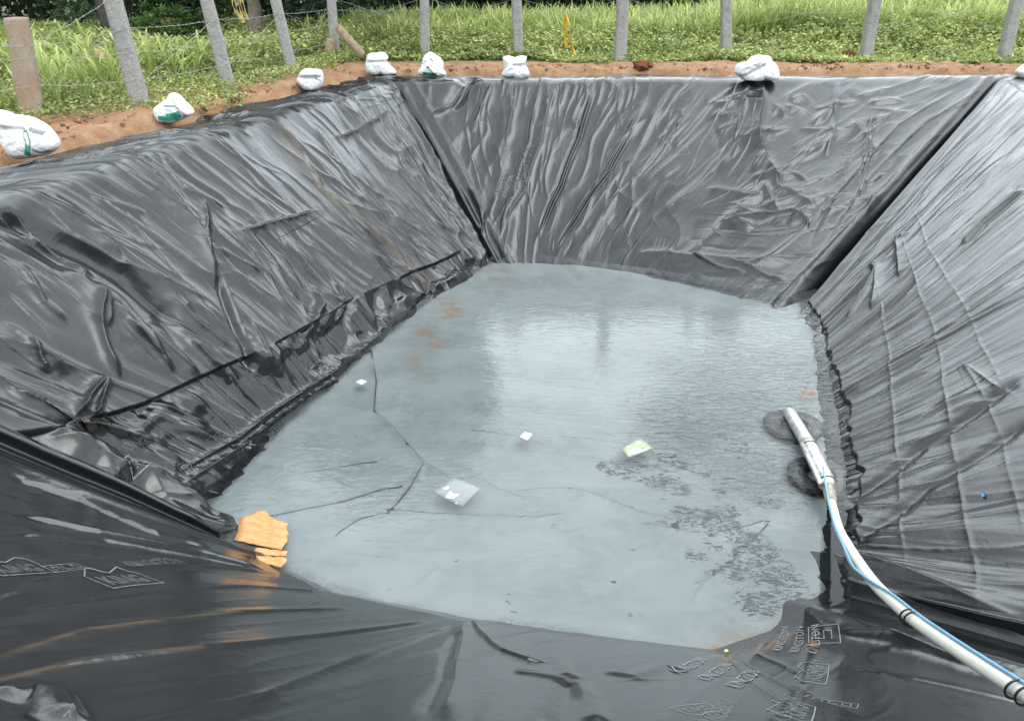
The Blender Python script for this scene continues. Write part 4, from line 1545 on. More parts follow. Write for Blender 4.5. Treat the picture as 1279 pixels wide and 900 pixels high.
s4 = Sack([(457.5, 80), (460.6, 71.7), (471, 70), (481.7, 69.6), (486, 75), (483, 80), (488, 85), (495.4, 93), (476, 94), (457.5, 92)],
          0.18, 'plain white sack with a wide blunt top at the far corner of the pit', 4, folds=[((458, 80), (485, 79), -0.05, 0.02)])
s5 = Sack([(521, 94), (525, 87), (527.5, 82.5), (528, 79), (538, 69), (546, 73), (554, 80), (554, 89), (558, 95), (541, 97), (527.5, 96)],
          0.17, 'white sack rising to a peak with dark green print along its foot', 5, folds=[((536, 84), (546, 94), 0.04, 0.02), ((532, 80), (527, 92), -0.03, 0.02)])
s5.strip([(529, 92.5), (540, 93.5), (547, 93)], 4.0, M_DKGREEN)
s5.strip([(534, 86), (538, 84.5)], 1.5, M_REDPRINT, 'printed_lettering')
s5.strip([(538, 75), (542, 79)], 1.2, M_GREYPRINT, 'printed_lettering')
s6 = Sack([(625.6, 96), (628, 91), (630, 87), (628.5, 80), (628, 75), (643, 76), (658, 75), (657, 80), (656, 84), (660, 90), (662, 95), (640, 98)],
          0.17, 'white sack with a square eared top on the liner behind the middle post', 6, folds=[((640, 84), (657, 84), -0.05, 0.02), ((640, 84), (632, 90), 0.03, 0.02)])
s7 = Sack([(916.4, 93), (919, 84), (931, 81), (944, 73), (952, 74), (959.4, 74.5), (962.5, 80), (970.4, 86.6), (974, 101), (955, 101), (925, 98)],
          0.20, 'widest white sack, lying low with a lumpy fold at its side', 7, folds=[((926, 97), (950, 84), -0.06, 0.022), ((920, 88), (945, 79), 0.04, 0.03)])
s8 = Sack([(1269, 92), (1273, 86), (1281, 82), (1292, 82), (1304, 88), (1309, 99), (1276, 99)],
          0.18, 'white sack at the far right corner, cut off at the side of the picture', 8)

# ------------------------------------------------------------------ things round the fence
M_WOOD = simple_mat("weathered_plank", (0.22, 0.16, 0.105), 0.85, 0.25, 9, 0.4)


def beam(P0, P1, wd, tk, seed, label, side=(0, 1, 0)):
    P0, P1 = np.asarray(P0, float), np.asarray(P1, float)
    T = (P1 - P0)
    ln = np.linalg.norm(T)
    T = T / ln
    Sd = np.cross(T, np.asarray(side, float))
    Sd /= np.linalg.norm(Sd)
    N_ = np.cross(Sd, T)
    n = 14
    V = []
    for i in range(n):
        t = i / (n - 1)
        c = P0 + T * ln * t + N_ * 0.006 * math.sin(3 * t + seed)
        e = 0.9 if i in (0, n - 1) else 1.0
        jit = 0.006 * math.sin(i * 2.7 + seed)
        for a, b in ((-1, -1), (1, -1), (1, 1), (-1, 1)):
            V.append(c + Sd * a * (wd / 2 + jit) * e + N_ * b * tk / 2 * e)
    V = np.array(V)
    F = []
    for i in range(n - 1):
        for j in range(4):
            F.append((i * 4 + j, i * 4 + (j + 1) % 4, (i + 1) * 4 + (j + 1) % 4, (i + 1) * 4 + j))
    F += [(3, 2, 1, 0), (n * 4 - 4, n * 4 - 3, n * 4 - 2, n * 4 - 1)]
    o = mesh_np('wooden_board', V - P0, np.array(F), M_WOOD, smooth=False)
    o.location = P0
    tag(o, label, 'board', 'wooden boards by the corner post')


cp_ = post_line[4][0]
beam(at_y(453, 70, cp_[1] - 0.75), at_y(422, 34, cp_[1] - 0.2), 0.17, 0.05, 1, 'long wooden board leaning against the corner fence post')
beam(at_y(408, 80, cp_[1] - 0.35), at_y(414, 49, cp_[1] - 0.22), 0.19, 0.05, 2, 'short wooden board standing upright at the foot of the corner post')


def ribbon(lines, wd, mat, seed):
    geo = []
    for ln, k in lines:
        C = spline(np.array(ln), 40)
        d = np.gradient(C, axis=0)
        d /= np.linalg.norm(d, axis=1)[:, None]
        t = np.linspace(0, 1, 40)
        sd = np.stack([np.cos(1.2 * np.sin(5 * t + seed + k)), np.sin(1.2 * np.sin(5 * t + seed + k)), 0 * t], -1)
        sd -= d * (sd * d).sum(1)[:, None]
        sd /= np.linalg.norm(sd, axis=1)[:, None]
        th_ = np.cross(d, sd) * 0.0015
        w_ = wd * k * (0.75 + 0.25 * np.sin(9 * t + seed))
        V = np.concatenate([C + sd * w_[:, None] / 2 + th_, C - sd * w_[:, None] / 2 + th_, C - sd * w_[:, None] / 2 - th_, C + sd * w_[:, None] / 2 - th_])
        i = np.arange(39)
        F = [np.stack([i + a * 40, i + 1 + a * 40, i + 1 + b * 40, i + b * 40], -1) for a, b in ((0, 1), (1, 2), (2, 3), (3, 0))]
        geo.append((V, [np.vstack(F)]))
    return merge(geo)


M_YEL = simple_mat("yellow_plastic_tape", (0.55, 0.28, 0.01), 0.45, 0.15, 20, 0.2)
yq = post_line[6][0][1] - 0.12
rb = [([at_y(707, 17, yq), at_y(704, 32, yq), at_y(705, 46, yq), at_y(707, 60, yq - .02)], 1.0), ([at_y(707, 17, yq), at_y(710, 30, yq - .03), at_y(713, 45, yq - .05), at_y(716, 62, yq - .1), at_y(722, 80, yq - .25)], 0.9),
      ([at_y(713, 46, yq - .04), at_y(710, 52, yq - .03), at_y(706, 60, yq), at_y(711, 60, yq)], 1.3), ([at_y(707, 17, yq), at_y(707, 30, yq), at_y(706, 44, yq)], 0.8)]
V, F = ribbon(rb, 0.055, M_YEL, 1.0)
o = mesh_np('yellow_tape', V - rb[0][0][0], F, M_YEL)
o.location = rb[0][0][0]
tag(o, 'strip of bright yellow tape knotted on the far fence wire and trailing into the weeds', 'tape')

M_RAG = simple_mat("yellowed_cloth", (0.52, 0.40, 0.16), 0.8, 0.3, 14, 0.4)
ya = (post_line[2][0][1] + post_line[3][0][1]) / 2
a_ = on_post(2, 1.42) * 0.66 + on_post(3, 1.42) * 0.34
lines = []
for q in range(5):
    lines.append(([a_ + [0.02 * q - 0.04, 0, 0], a_ + [0.03 * (q - 2), 0.01 * q, -0.10], a_ + [0.045 * (q - 2) + 0.02, 0.02 * math.sin(q), -0.24 - 0.03 * (q % 2)], a_ + [0.03 * (q - 2) + 0.05, 0.02, -0.38 - 0.05 * (q % 3)]], 1.0))
V, F = ribbon(lines, 0.075, M_RAG, 0.4)
o = mesh_np('hanging_rag', V - a_, F, M_RAG)
o.location = a_
tag(o, 'faded yellow rag hanging from the left fence in front of the dark trees', 'rag')


def rock(name, P, a, b, c, seed, mat, label, cat, amp=0.25, group=None, yaw=0.0):
    nu_, nv_ = 40, 24
    u_ = np.linspace(0, 2 * math.pi, nu_, endpoint=False)[:, None]
    v_ = np.linspace(-math.pi / 2, math.pi / 2, nv_)[None]
    d = np.stack([np.cos(u_) * np.cos(v_), np.sin(u_) * np.cos(v_), np.sin(v_) + 0 * u_], -1)
    n_ = fbm(d[..., 0] * 2.2 + d[..., 2] * 1.3 + 5 + seed, d[..., 1] * 2.2 + d[..., 2] * 1.9 + 7, seed, 5)
    n2_ = np.abs(2 * fbm(d[..., 0] * 4 - d[..., 2] * 2 + 5, d[..., 1] * 4 + d[..., 2] * 3 + 7 + seed, seed + 3, 3) - 1)
    r = 1 + amp * 2 * (n_ - 0.5) - amp * 0.5 * n2_
    V = d * r[..., None] * [a, b, c]
    x = V[..., 0] * math.cos(yaw) - V[..., 1] * math.sin(yaw)
    y = V[..., 0] * math.sin(yaw) + V[..., 1] * math.cos(yaw)
    V = np.stack([x, y, V[..., 2] + c * 0.55], -1)
    o = mesh_np(name, V.reshape(-1, 3), grid_faces(nu_, nv_, 0, True), mat)
    o.location = P
    return tag(o, label, cat, group)


M_CLOD = simple_mat("dark_red_earth", (0.15, 0.055, 0.032), 0.95, 0.4, 14, 1.0, 0.03, 0.1)
M_BOULDER = simple_mat("brown_streaked_rock", (0.26, 0.18, 0.115), 0.9, 0.6, 3.5, 0.8, 0.04, 0.2)
M_GREYROCK = simple_mat("grey_brown_rock", (0.24, 0.20, 0.16), 0.9, 0.3, 5, 0.8, 0.04, 0.2)
rock('earth_clod', at_z(803, 87, 0.04), 0.19, 0.16, 0.11, 3, M_CLOD, 'dark red lump of earth on the soil strip right of the soil post', 'clod', 0.3)
rock('boulder', at_z(122, 84, 0.0), 0.42, 0.28, 0.27, 8, M_BOULDER, 'large brown boulder with a dark streak lying among the maize', 'boulder', 0.18, None, -0.3)
rock('boulder', at_z(54, 94, 0.0), 0.20, 0.18, 0.17, 12, M_GREYROCK, 'small grey boulder among the maize right of the brown post', 'boulder', 0.2)
rock('boulder', at_z(262, 88, 0.0), 0.25, 0.2, 0.2, 15, M_GREYROCK, 'low reddish boulder half hidden in weeds behind the left fence', 'boulder', 0.2)
for px, py, a, lab in ((1060, 76, 0.22, 'dark red earth lump in the weeds left of the second post from the right'), (1010, 80, 0.16, 'low red earth lump at the foot of the weeds right of the widest sack'), (424, 82, 0.12, 'red earth lump at the foot of the corner post')):
    rock('earth_clod', at_z(px, py, 0.0), a, a * .8, a * .6, int(px), M_CLOD, lab, 'clod', 0.3)
rgs = np.random.default_rng(21)
Vp = []
for q in range(900):            # loose crumbs on the soil strip: nobody could count them
    k = rgs.integers(0, len(out_poly))
    side = rgs.random()
    if side < 0.45:
        e = OC['NL'] + (OC['FL'] - OC['NL']) * rgs.uniform(0.25, 1.0)
        p = e + np.array([-1, 0.24, 0]) * rgs.uniform(0.0, 0.9)
    else:
        e = OC['FL'] + (OC['FR'] - OC['FL']) * rgs.random()
        p = e + np.array([0, 1, 0]) * rgs.uniform(-0.05, 0.9)
    sz = 0.010 + 0.045 * rgs.random() ** 4
    o8 = np.array([[1, 0, 0], [-1, 0, 0], [0, 1, 0], [0, -1, 0], [0, 0, 1], [0, 0, -1]], float) * sz * rgs.uniform(0.6, 1.3, (6, 1)) + rgs.normal(0, sz * 0.2, (6, 3))
    Vp.append((o8 + [p[0], p[1], 0.05 + sz * 0.3], [np.array([[0, 2, 4], [2, 1, 4], [1, 3, 4], [3, 0, 4], [2, 0, 5], [1, 2, 5], [3, 1, 5], [0, 3, 5]])]))
V, F = merge(Vp)
tag(mesh_np('soil_crumbs', V, F, simple_mat("soil_crumb", (0.19, 0.10, 0.055), 0.95, 0.4, 6, 0.3), smooth=False), 'loose crumbs of red soil along the edge of the liner', 'soil', kind='stuff')

# ------------------------------------------------------------------ pump, tyres
M_STEEL = NT("scuffed_steel")
_c = M_STEEL.coord()
_n = M_STEEL.noise(M_STEEL.map(_c, (1, 1, 1)), 22, 5, 0.65)
M_STEEL.bsdf(M_STEEL.mix(M_STEEL.rng(_n, 0.35, 0.7), (0.36, 0.37, 0.36), (0.68, 0.69, 0.68)), 0.30, M_STEEL.bump(_n, 0.25, 0.01), 0.5, Metallic=0.55)
M_STEEL = M_STEEL.m
M_PIPE = simple_mat("white_pvc_pipe", (0.56, 0.55, 0.49), 0.32, 0.04, 8, 0.05, 0.002, 0.5)
M_CABLE = simple_mat("blue_cable", (0.13, 0.29, 0.43), 0.4, 0.12, 10, 0.0)
M_TAPE = simple_mat("black_tape", (0.015, 0.015, 0.016), 0.4, 0.2, 30, 0.2)
M_TYRE = simple_mat("muddy_black_rubber", (0.045, 0.042, 0.040), 0.6, 0.7, 9, 0.5, 0.008, 0.4)
M_COUP = simple_mat("grey_brown_coupling", (0.25, 0.22, 0.18), 0.5, 0.3, 20, 0.2)


def tyre(P, r, h, label, seed):
    """scooter tyre lying flat: tread, two sidewalls, beads"""
    prof = [(0.47, -0.30), (0.455, -0.40), (0.56, -0.48), (0.80, -0.50), (0.93, -0.42), (0.99, -0.25), (1.0, 0.0), (0.99, 0.25), (0.93, 0.42), (0.80, 0.50), (0.56, 0.48), (0.455, 0.40), (0.47, 0.30), (0.60, 0.34), (0.82, 0.30), (0.90, 0.0), (0.82, -0.30), (0.60, -0.34)]
    prof = np.array(prof)
    m = 96
    a = np.linspace(0, 2 * math.pi, m, endpoint=False)
    lug = np.where(np.sin(a * 30) > 0.2, 0.0, -0.018)[:, None] * (np.abs(prof[None, :, 0]) > 0.9)
    wob = 1 + 0.015 * np.sin(3 * a + seed)[:, None]
    rad = (prof[None, :, 0] + lug) * r * wob
    V = np.stack([rad * np.cos(a)[:, None], rad * np.sin(a)[:, None], np.repeat(prof[None, :, 1] * h, m, 0)], -1)
    k = len(prof)
    i, j = np.meshgrid(np.arange(m), np.arange(k), indexing='ij')
    F = np.stack([i * k + j, ((i + 1) % m) * k + j, ((i + 1) % m) * k + (j + 1) % k, i * k + (j + 1) % k], -1).reshape(-1, 4)
    o = mesh_np('tyre', V.reshape(-1, 3), F, M_TYRE)
    o.location = P
    tag(o, label, 'tyre', 'black tyres under the pump')
    return o


TH = 0.07
t1 = at_z(992, 527, ZW + 0.0)
t2 = at_z(1024, 591, ZW - 0.02)
tyre((t1[0], t1[1], ZF + 0.062), 0.285, TH, 'black rubber tyre lying in the water under the far end of the pump', 1)
tyre((t2[0], t2[1], ZF + 0.052), 0.28, TH, 'black rubber tyre under the near end of the pump, half sunk by the right edge', 2)

pump = empty('submersible_pump', tuple(t1 + [0, 0, 0.0]))
tag(pump, 'steel submersible pump with long white pipe and blue cable lying on two tyres', 'pump')
ORG = t1


def pump_part(name, P, r, mat, n=20, parent=pump):
    V, F = tube_np(P, r, n)
    o = mesh_np(name, V - ORG, F, mat, parent)
    return o


A = at_z(985, 514, ZW + 0.015)
J = at_z(1009, 554, ZW + 0.05)
Bp = at_z(1035, 608, ZW + 0.09)
def seg(a, b, fr):
    return np.array([a + (b - a) * f for f in fr])


pump_part('motor_body', seg(A, J, [0, 0.02, 0.06, 0.5, 0.93, 0.97, 1.0]), [0.03, 0.052, 0.063, 0.063, 0.063, 0.058, 0.045], M_STEEL)
ring = pump_part('strainer', seg(A, J, [0.95, 0.97, 1.04, 1.06]), [0.05, 0.066, 0.066, 0.05], M_COUP)
for q in range(10):
    tg = q * math.pi / 5
stage = pump_part('pump_stage_body', seg(J, Bp, [0.0, 0.02, 0.06, 0.10, 0.5, 0.90, 0.95, 1.0]), [0.048, 0.066, 0.071, 0.073, 0.073, 0.073, 0.070, 0.05], M_STEEL)
for f in (0.10, 0.5, 0.92):
    c0 = seg(J, Bp, [f - 0.015, f - 0.008, f + 0.008, f + 0.015])
    pump_part('clamp_band', c0, [0.072, 0.077, 0.077, 0.072], M_TAPE if f != 0.5 else M_STEEL, 20, stage)
dirp = (Bp - J) / np.linalg.norm(Bp - J)
pump_part('cable_guard', [J + dirp * 0.05 + np.array([-0.072, 0, 0.03]), (J + Bp) / 2 + np.array([-0.072, 0, 0.035]), Bp + np.array([-0.07, 0, 0.03])], 0.022, M_STEEL, 8)
pipe_px = [(1036, 616, 6.36), (1040, 632, 6.12), (1048, 660, 5.65), (1060, 682, 5.22), (1075, 705, 4.82), (1092, 728, 4.48), (1112, 748, 4.18), (1145, 776, 3.78), (1200, 814, 3.30), (1281, 866, 2.84), (1400, 940, 2.42)]
PP = np.array([at_depth(*p) for p in pipe_px])
PP[0, 2] = max(PP[0, 2], Bp[2] - 0.01)
PS = spline(PP, 120)
pump_part('pipe_coupling', np.vstack([Bp - dirp * 0.02, Bp + (PS[2] - Bp) * 0.5, PS[3], PS[7], PS[9]]), [0.045, 0.050, 0.048, 0.046, 0.040], M_COUP)
pump_part('delivery_pipe', PS[6:], 0.033, M_PIPE, 24)
T_, A_, B_ = frames(PS)
off_px = np.interp(np.arange(120), [0, 14, 26, 40, 52, 62, 72, 84, 119], [0.5, 0.9, 1.1, 1.5, 2.0, 1.0, 0.4, 0.5, 0.6])
ca_ = np.interp(np.arange(120), [0, 30, 50, 62, 76, 119], [2.4, 2.6, 3.0, 2.5, 1.6, 1.75])
sgnA = -1.0 if (A_[60] @ np.array([1.0, 0, 0])) < 0 else 1.0
CC = PS + (np.cos(ca_) * sgnA * (0.040 + 0.025 * np.maximum(off_px - 1, 0)))[:, None] * A_ + (np.sin(ca_) * 0.040)[:, None] * B_
CC = np.vstack([seg(J, Bp, [0.72, 0.95]) + [-0.015, -0.015, 0.082], CC[8:]])
CS = spline(CC[::4], 110)
pump_part('power_cable', CS, 0.008, M_CABLE, 10)
pump_part('power_cable', CS + [0.004, 0.0, -0.014] + 0.004 * np.sin(np.arange(110) * 0.3)[:, None], 0.007, simple_mat("pale_blue_cable", (0.20, 0.33, 0.41), 0.4, 0.1, 10, 0.0), 8)
for px in (1138, 1272):
    k = int(np.argmin(np.abs(to_px(PS)[0] - px)))
    for dk, rr_ in ((0, 0.078), (1.6, 0.078)):
        c = PS[k] + (PS[k + 1] - PS[k]) * dk
        th_ = np.linspace(0, 2 * math.pi, 25)[:-1]
        lp = c + (A_[k] * sgnA * -0.006) + 0.043 * (np.cos(th_)[:, None] * A_[k] + np.sin(th_)[:, None] * B_[k]) + (0.02 * np.sin(th_))[:, None] * T_[k]
        lp = np.vstack([lp, lp[:2]])
        pump_part('tape_tie', lp, 0.005, M_TAPE, 6)

# ------------------------------------------------------------------ litter on the water
def sheet(name, px_pts, z, thick, mat, label, cat, group=None, wav=0.006, seed=0):
    C = np.array([at_z(*p, z) for p in px_pts])
    c = C.mean(0)
    n = len(C)
    rings = [0.0, 0.35, 0.7, 1.0]
    V = []
    for f in rings:
        r_ = c + (C - c) * f
        r_[:, 2] = z + wav * np.sin(r_[:, 0] * 31 + seed) * np.cos(r_[:, 1] * 27 + seed)
        V.append(r_)
    top = np.vstack(V)
    V = np.vstack([top, top - [0, 0, thick]])
    m = len(top)
    i, j = np.meshgrid(np.arange(3), np.arange(n), indexing='ij')
    F = np.stack([i * n + j, i * n + (j + 1) % n, (i + 1) * n + (j + 1) % n, (i + 1) * n + j], -1).reshape(-1, 4)
    k = np.arange(n)
    side = np.stack([3 * n + k, 3 * n + (k + 1) % n, m + 3 * n + (k + 1) % n, m + 3 * n + k], -1)
    o = mesh_np(name, V - c, [np.vstack([F, F[:, ::-1] + m, side])], mat, smooth=False)
    o.location = c
    if label:
        tag(o, label, cat, group)
    return o


M_ORANGE = NT("orange_sheet")
_c = M_ORANGE.coord()
_n = M_ORANGE.noise(M_ORANGE.map(_c, (1, 2, 1)), 16, 5, 0.6, 0.8)
M_ORANGE.bsdf(M_ORANGE.mix(M_ORANGE.rng(_n, 0.35, 0.62), (0.38, 0.19, 0.075), (0.50, 0.27, 0.12)), 0.7, M_ORANGE.bump(_n, 0.4, 0.01), 0.2)
M_ORANGE = M_ORANGE.m


def orange(rows, label):
    o = empty('orange_sheet', tuple(at_z(*rows[0][0], ZW)))
    tag(o, label, 'plastic sheet', 'pieces of orange sheet at the near left corner')
    for k, r_ in enumerate(rows):
        # ragged ends
        P = []
        for a, b in zip(r_, r_[1:] + r_[:1]):
            P.append(a)
            l_ = math.hypot(b[0] - a[0], b[1] - a[1])
            for f in ((0.5,) if l_ < 14 else (0.2, 0.4, 0.6, 0.8)):
                jx, jy = math.sin(a[0] * 7 + f * 31 + k), math.sin(a[1] * 5 + f * 17 + k)
                P.append((a[0] + (b[0] - a[0]) * f + jx * 0.8, a[1] + (b[1] - a[1]) * f + jy * 0.8))
        s_ = sheet('layer', P, ZW + 0.003 + 0.002 * k, 0.0025, M_ORANGE, None, None, None, 0.001, k)
        s_.location = s_.location - o.location
        s_.parent = o


orange([[(318, 638), (331, 637), (338, 645), (345, 650), (312, 648), (314, 643)],
        [(301, 645), (316, 642), (340, 647), (360, 653), (358, 661), (330, 660), (299, 653)],
        [(299, 652), (330, 655), (358, 660), (361, 667), (357, 671), (325, 669), (297, 663)],
        [(298, 661), (330, 664), (359, 668), (359, 676), (352, 686), (321, 680.5), (292, 673.5)]],
       'larger piece of ragged orange sheet floating by the near left corner of the water')
orange([[(321, 683), (351, 687), (360, 688), (357, 694), (330, 693), (317, 688)],
        [(320, 693), (357, 696), (358, 700), (351, 708), (318, 701)]],
       'smaller piece of ragged orange sheet, close below the larger one at the pit side')
M_PAPER = simple_mat("white_paper", (0.55, 0.55, 0.55), 0.6, 0.06, 20, 0.1)
sheet('paper_scrap', [(444, 477), (451, 473.5), (458, 476), (452, 480)], ZW + 0.003, 0.0015, M_PAPER, 'tiny white paper scrap floating in the dark green reflection', 'paper scrap', 'white paper scraps', 0.0012, 1)
sheet('paper_scrap', [(649, 545), (655, 539), (665, 541.5), (659, 549.5)], ZW + 0.003, 0.0015, M_PAPER, 'square white paper scrap alone in the middle of the water', 'paper scrap', 'white paper scraps', 0.0012, 2)


def film_material():
    t = NT("clear_plastic_film")
    tr = t.n('ShaderNodeBsdfTransparent')
    tr.inputs['Color'].default_value = (0.97, 0.97, 0.97, 1)
    pb = t.n('ShaderNodeBsdfPrincipled')
    pb.inputs['Base Color'].default_value = (0.36, 0.39, 0.40, 1)
    pb.inputs['Roughness'].default_value = 0.25
    m = t.n('ShaderNodeMixShader')
    m.inputs[0].default_value = 0.30
    t.l(tr.outputs[0], m.inputs[1])
    t.l(pb.outputs[0], m.inputs[2])
    t.l(m.outputs[0], t.out.inputs['Surface'])
    return t.m


film = sheet('plastic_film', [(541, 614), (556, 604), (566, 596), (585, 602), (602, 609), (588, 621), (578, 632), (560, 624)], ZW + 0.002, 0.001, film_material(), 'large clear plastic film square with white flecks near the middle of the water', 'plastic film', None, 0.0012, 3)
for k, pts in enumerate(([(556, 621), (562, 612.5), (566, 616), (574, 617), (566, 623)], [(553, 609), (560, 606.5), (561, 610), (554, 611)], [(568, 628), (571, 626.5), (571, 629)])):
    s_ = sheet('white_fleck', pts, ZW + 0.006, 0.0015, M_PAPER, None, None, None, 0.002, k)
    s_.location = s_.location - film.location
    s_.parent = film
M_CARD = NT("printed_card")
_c = M_CARD.coord()
_n = M_CARD.noise(_c, 24, 4, 0.6, 0.4)
_k = M_CARD.mix(M_CARD.rng(M_CARD.noise(_c, 7, 3), 0.45, 0.6), (0.24, 0.26, 0.17), (0.30, 0.33, 0.30))
M_CARD.bsdf(M_CARD.mix(M_CARD.rng(_n, 0.58, 0.66), _k, (0.14, 0.15, 0.11)), 0.5, None, 0.4)
card = sheet('printed_card', [(775, 560), (788, 553), (800, 547), (808, 553), (816, 559.5), (801, 565), (786, 571), (780, 566)], ZW + 0.003, 0.0015, M_CARD.m, 'yellowish green printed packet floating left of the ripples', 'packet', None, 0.0012, 4)
M_LEAF = simple_mat("dry_brown_leaf", (0.20, 0.10, 0.045), 0.7, 0.3, 20, 0.2)
for k, (px, py, l_, lab) in enumerate([(1004, 489, 3.2, 'rust brown leaf in the water above the far tyre'), (1015, 490.5, 5, 'rust orange leaf in the water nearest the right slope'), (999, 497, 3, 'small rust leaf just above the far tyre'), (1007, 484, 2.2, 'tiny rust leaf farthest from the far tyre')]):
    sheet('fallen_leaf', [(px - l_, py), (px - l_ * .3, py - 1.6), (px + l_ * .6, py - 1.2), (px + l_, py + 0.3), (px + l_ * .3, py + 1.7), (px - l_ * .5, py + 1.3)], ZW + 0.003, 0.0015, M_LEAF, lab, 'leaf', 'fallen leaves on the water', 0.001, k)
sheet('fallen_leaf', [(904, 812), (907, 810), (910, 811.5), (909, 813.5), (905, 813.5)], ZW + 0.003, 0.0015, simple_mat("yellow_leaf", (0.55, 0.45, 0.10), 0.6, 0.2, 20, 0.1), 'tiny yellow leaf at the near edge of the water', 'leaf', 'fallen leaves on the water', 0.004, 2)


def on_panel(name, panel, px, py, pts, mat, label, cat, group=None):
    q0 = panel.uv(px, py)
    Q = q0 + np.array(pts)
    top = panel.pos(Q[:, 0], Q[:, 1], np.full(len(Q), 0.016))
    bot = panel.pos(Q[:, 0], Q[:, 1], np.full(len(Q), 0.008))
    c = top.mean(0)
    n = len(Q)
    V = np.vstack([top, bot, c])
    k = np.arange(n)
    F = [np.stack([k, (k + 1) % n, np.full(n, 2 * n)], -1), np.stack([k, (k + 1) % n, n + (k + 1) % n, n + k], -1)]
    o = mesh_np(name, V - c, F, mat, smooth=False)
    o.location = c
    tag(o, label, cat, group)


on_panel('fallen_leaf', pn, 1016, 809, [(-.06, 0), (-.02, .025), (.04, .02), (.07, -.005), (.02, -.02), (-.03, -.02)], M_LEAF, 'dry brown leaf on the black liner beside the square mark', 'leaf', None)
on_panel('plastic_scrap', pr, 1231, 621, [(-.035, 0), (-.014, .015), (.03, .012), (.035, -.005), (0, -.012)], simple_mat("blue_plastic", (0.03, 0.12, 0.36), 0.4, 0.2, 20, 0.1), 'small blue plastic scrap lying on the right slope of the liner', 'plastic scrap')
# ------------------------------------------------------------------ vegetation
def foliage_material(name, dark, mid, lite, trans=0.35, rough=0.55):
    t = NT(name)
    a = t.attr('tint')
    c = t.mix(t.rng(a, 0.0, 0.55), dark, mid)
    c = t.mix(t.rng(a, 0.55, 1.0), c, lite)
    pb = t.n('ShaderNodeBsdfPrincipled')
    t.l(c, pb.inputs['Base Color'])
    pb.inputs['Roughness'].default_value = rough
    pb.inputs['Specular IOR Level'].default_value = 0.3
    tl = t.n('ShaderNodeBsdfTranslucent')
    t.l(c, tl.inputs['Color'])
    m = t.n('ShaderNodeMixShader')
    m.inputs[0].default_value = trans
    t.l(pb.outputs[0], m.inputs[1])
    t.l(tl.outputs[0], m.inputs[2])
    t.l(m.outputs[0], t.out.inputs['Surface'])
    return t.m


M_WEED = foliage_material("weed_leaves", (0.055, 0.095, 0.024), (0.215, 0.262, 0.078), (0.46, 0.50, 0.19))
M_CROP = foliage_material("maize_leaves", (0.08, 0.14, 0.03), (0.235, 0.30, 0.08), (0.47, 0.52, 0.195))
M_TREE = foliage_material("dark_tree_leaves", (0.014, 0.032, 0.018), (0.032, 0.072, 0.034), (0.075, 0.135, 0.05), 0.25)
M_BUSH = foliage_material("bush_leaves", (0.03, 0.07, 0.02), (0.07, 0.15, 0.035), (0.15, 0.26, 0.06))
M_BARK = simple_mat("grey_bark", (0.16, 0.135, 0.115), 0.95, 0.35, 8, 0.9, 0.03, 0.15)
M_DARKBARK = simple_mat("dark_bark", (0.055, 0.05, 0.045), 0.95, 0.35, 8, 0.9, 0.03, 0.15)


def leaf_cards(C, size, rg, flat=0.5, aspect=0.5, droop=0.0):
    """one folded leaf (two quads) at every point C"""
    n = len(C)
    d = rg.normal(0, 1, (n, 3))
    d[:, 2] = d[:, 2] * (1 - flat) - droop
    d /= np.linalg.norm(d, axis=1)[:, None]
    up = rg.normal(0, 0.45, (n, 3)) + [0, 0, 1.0]
    s_ = np.cross(d, up)
    s_ /= np.linalg.norm(s_, axis=1)[:, None] + 1e-9
    nn = np.cross(s_, d)
    L_ = (np.asarray(size) * rg.uniform(0.6, 1.35, n))[:, None]
    W_ = L_ * aspect * 0.5
    a, b = C, C + d * L_
    m1 = C + d * L_ * 0.45 + s_ * W_ + nn * W_ * 0.35
    m2 = C + d * L_ * 0.45 - s_ * W_ + nn * W_ * 0.35
    V = np.stack([a, m1, b, m2], 1).reshape(-1, 3)
    k = np.arange(n) * 4
    F = np.concatenate([np.stack([k, k + 1, k + 2], -1), np.stack([k, k + 2, k + 3], -1)])
    return V, F


def blades(C, Ls, Ws, rg, lean=0.5, nseg=5, up0=(0.75, 1.0)):
    """arching strap leaves from points C"""
    n = len(C)
    az = rg.uniform(0, 2 * math.pi, n)
    h = np.stack([np.cos(az), np.sin(az), 0 * az], -1)
    s_ = np.stack([-np.sin(az), np.cos(az), 0 * az], -1)
    a0 = rg.uniform(up0[0], up0[1], n) * math.pi / 2
    bend = rg.uniform(0.5, 1.0, n) * lean * math.pi
    P = C.copy()
    rows = []
    for i in range(nseg + 1):
        t = i / nseg
        w_ = Ws * (0.55 + 0.9 * t) * (1 - t) ** 0.6 if i < nseg else Ws * 0
        rows.append((P - s_ * w_[:, None] / 2, P + s_ * w_[:, None] / 2))
        an = a0 - bend * t * t
        P = P + (h * np.cos(an)[:, None] + np.array([0, 0, 1.0]) * np.sin(an)[:, None]) * (Ls / nseg)[:, None]
    V = np.stack([x for r_ in rows for x in r_], 1)
    m = 2 * (nseg + 1)
    k = np.arange(n)[:, None] * m
    F = []
    for i in range(nseg):
        F.append(np.concatenate([k + 2 * i, k + 2 * i + 1, k + 2 * i + 3, k + 2 * i + 2], 1))
    return V.reshape(-1, 3), np.vstack(F), m


rgv = np.random.default_rng(77)
FENCE = np.array([p[0] for p in post_line])
LF = np.vstack([FENCE[0] + (FENCE[0] - FENCE[1]) * 2.5, FENCE[0:5]])
FF = np.vstack([FENCE[4:11], FENCE[10] + np.array([9.0, 0.3, 0])])


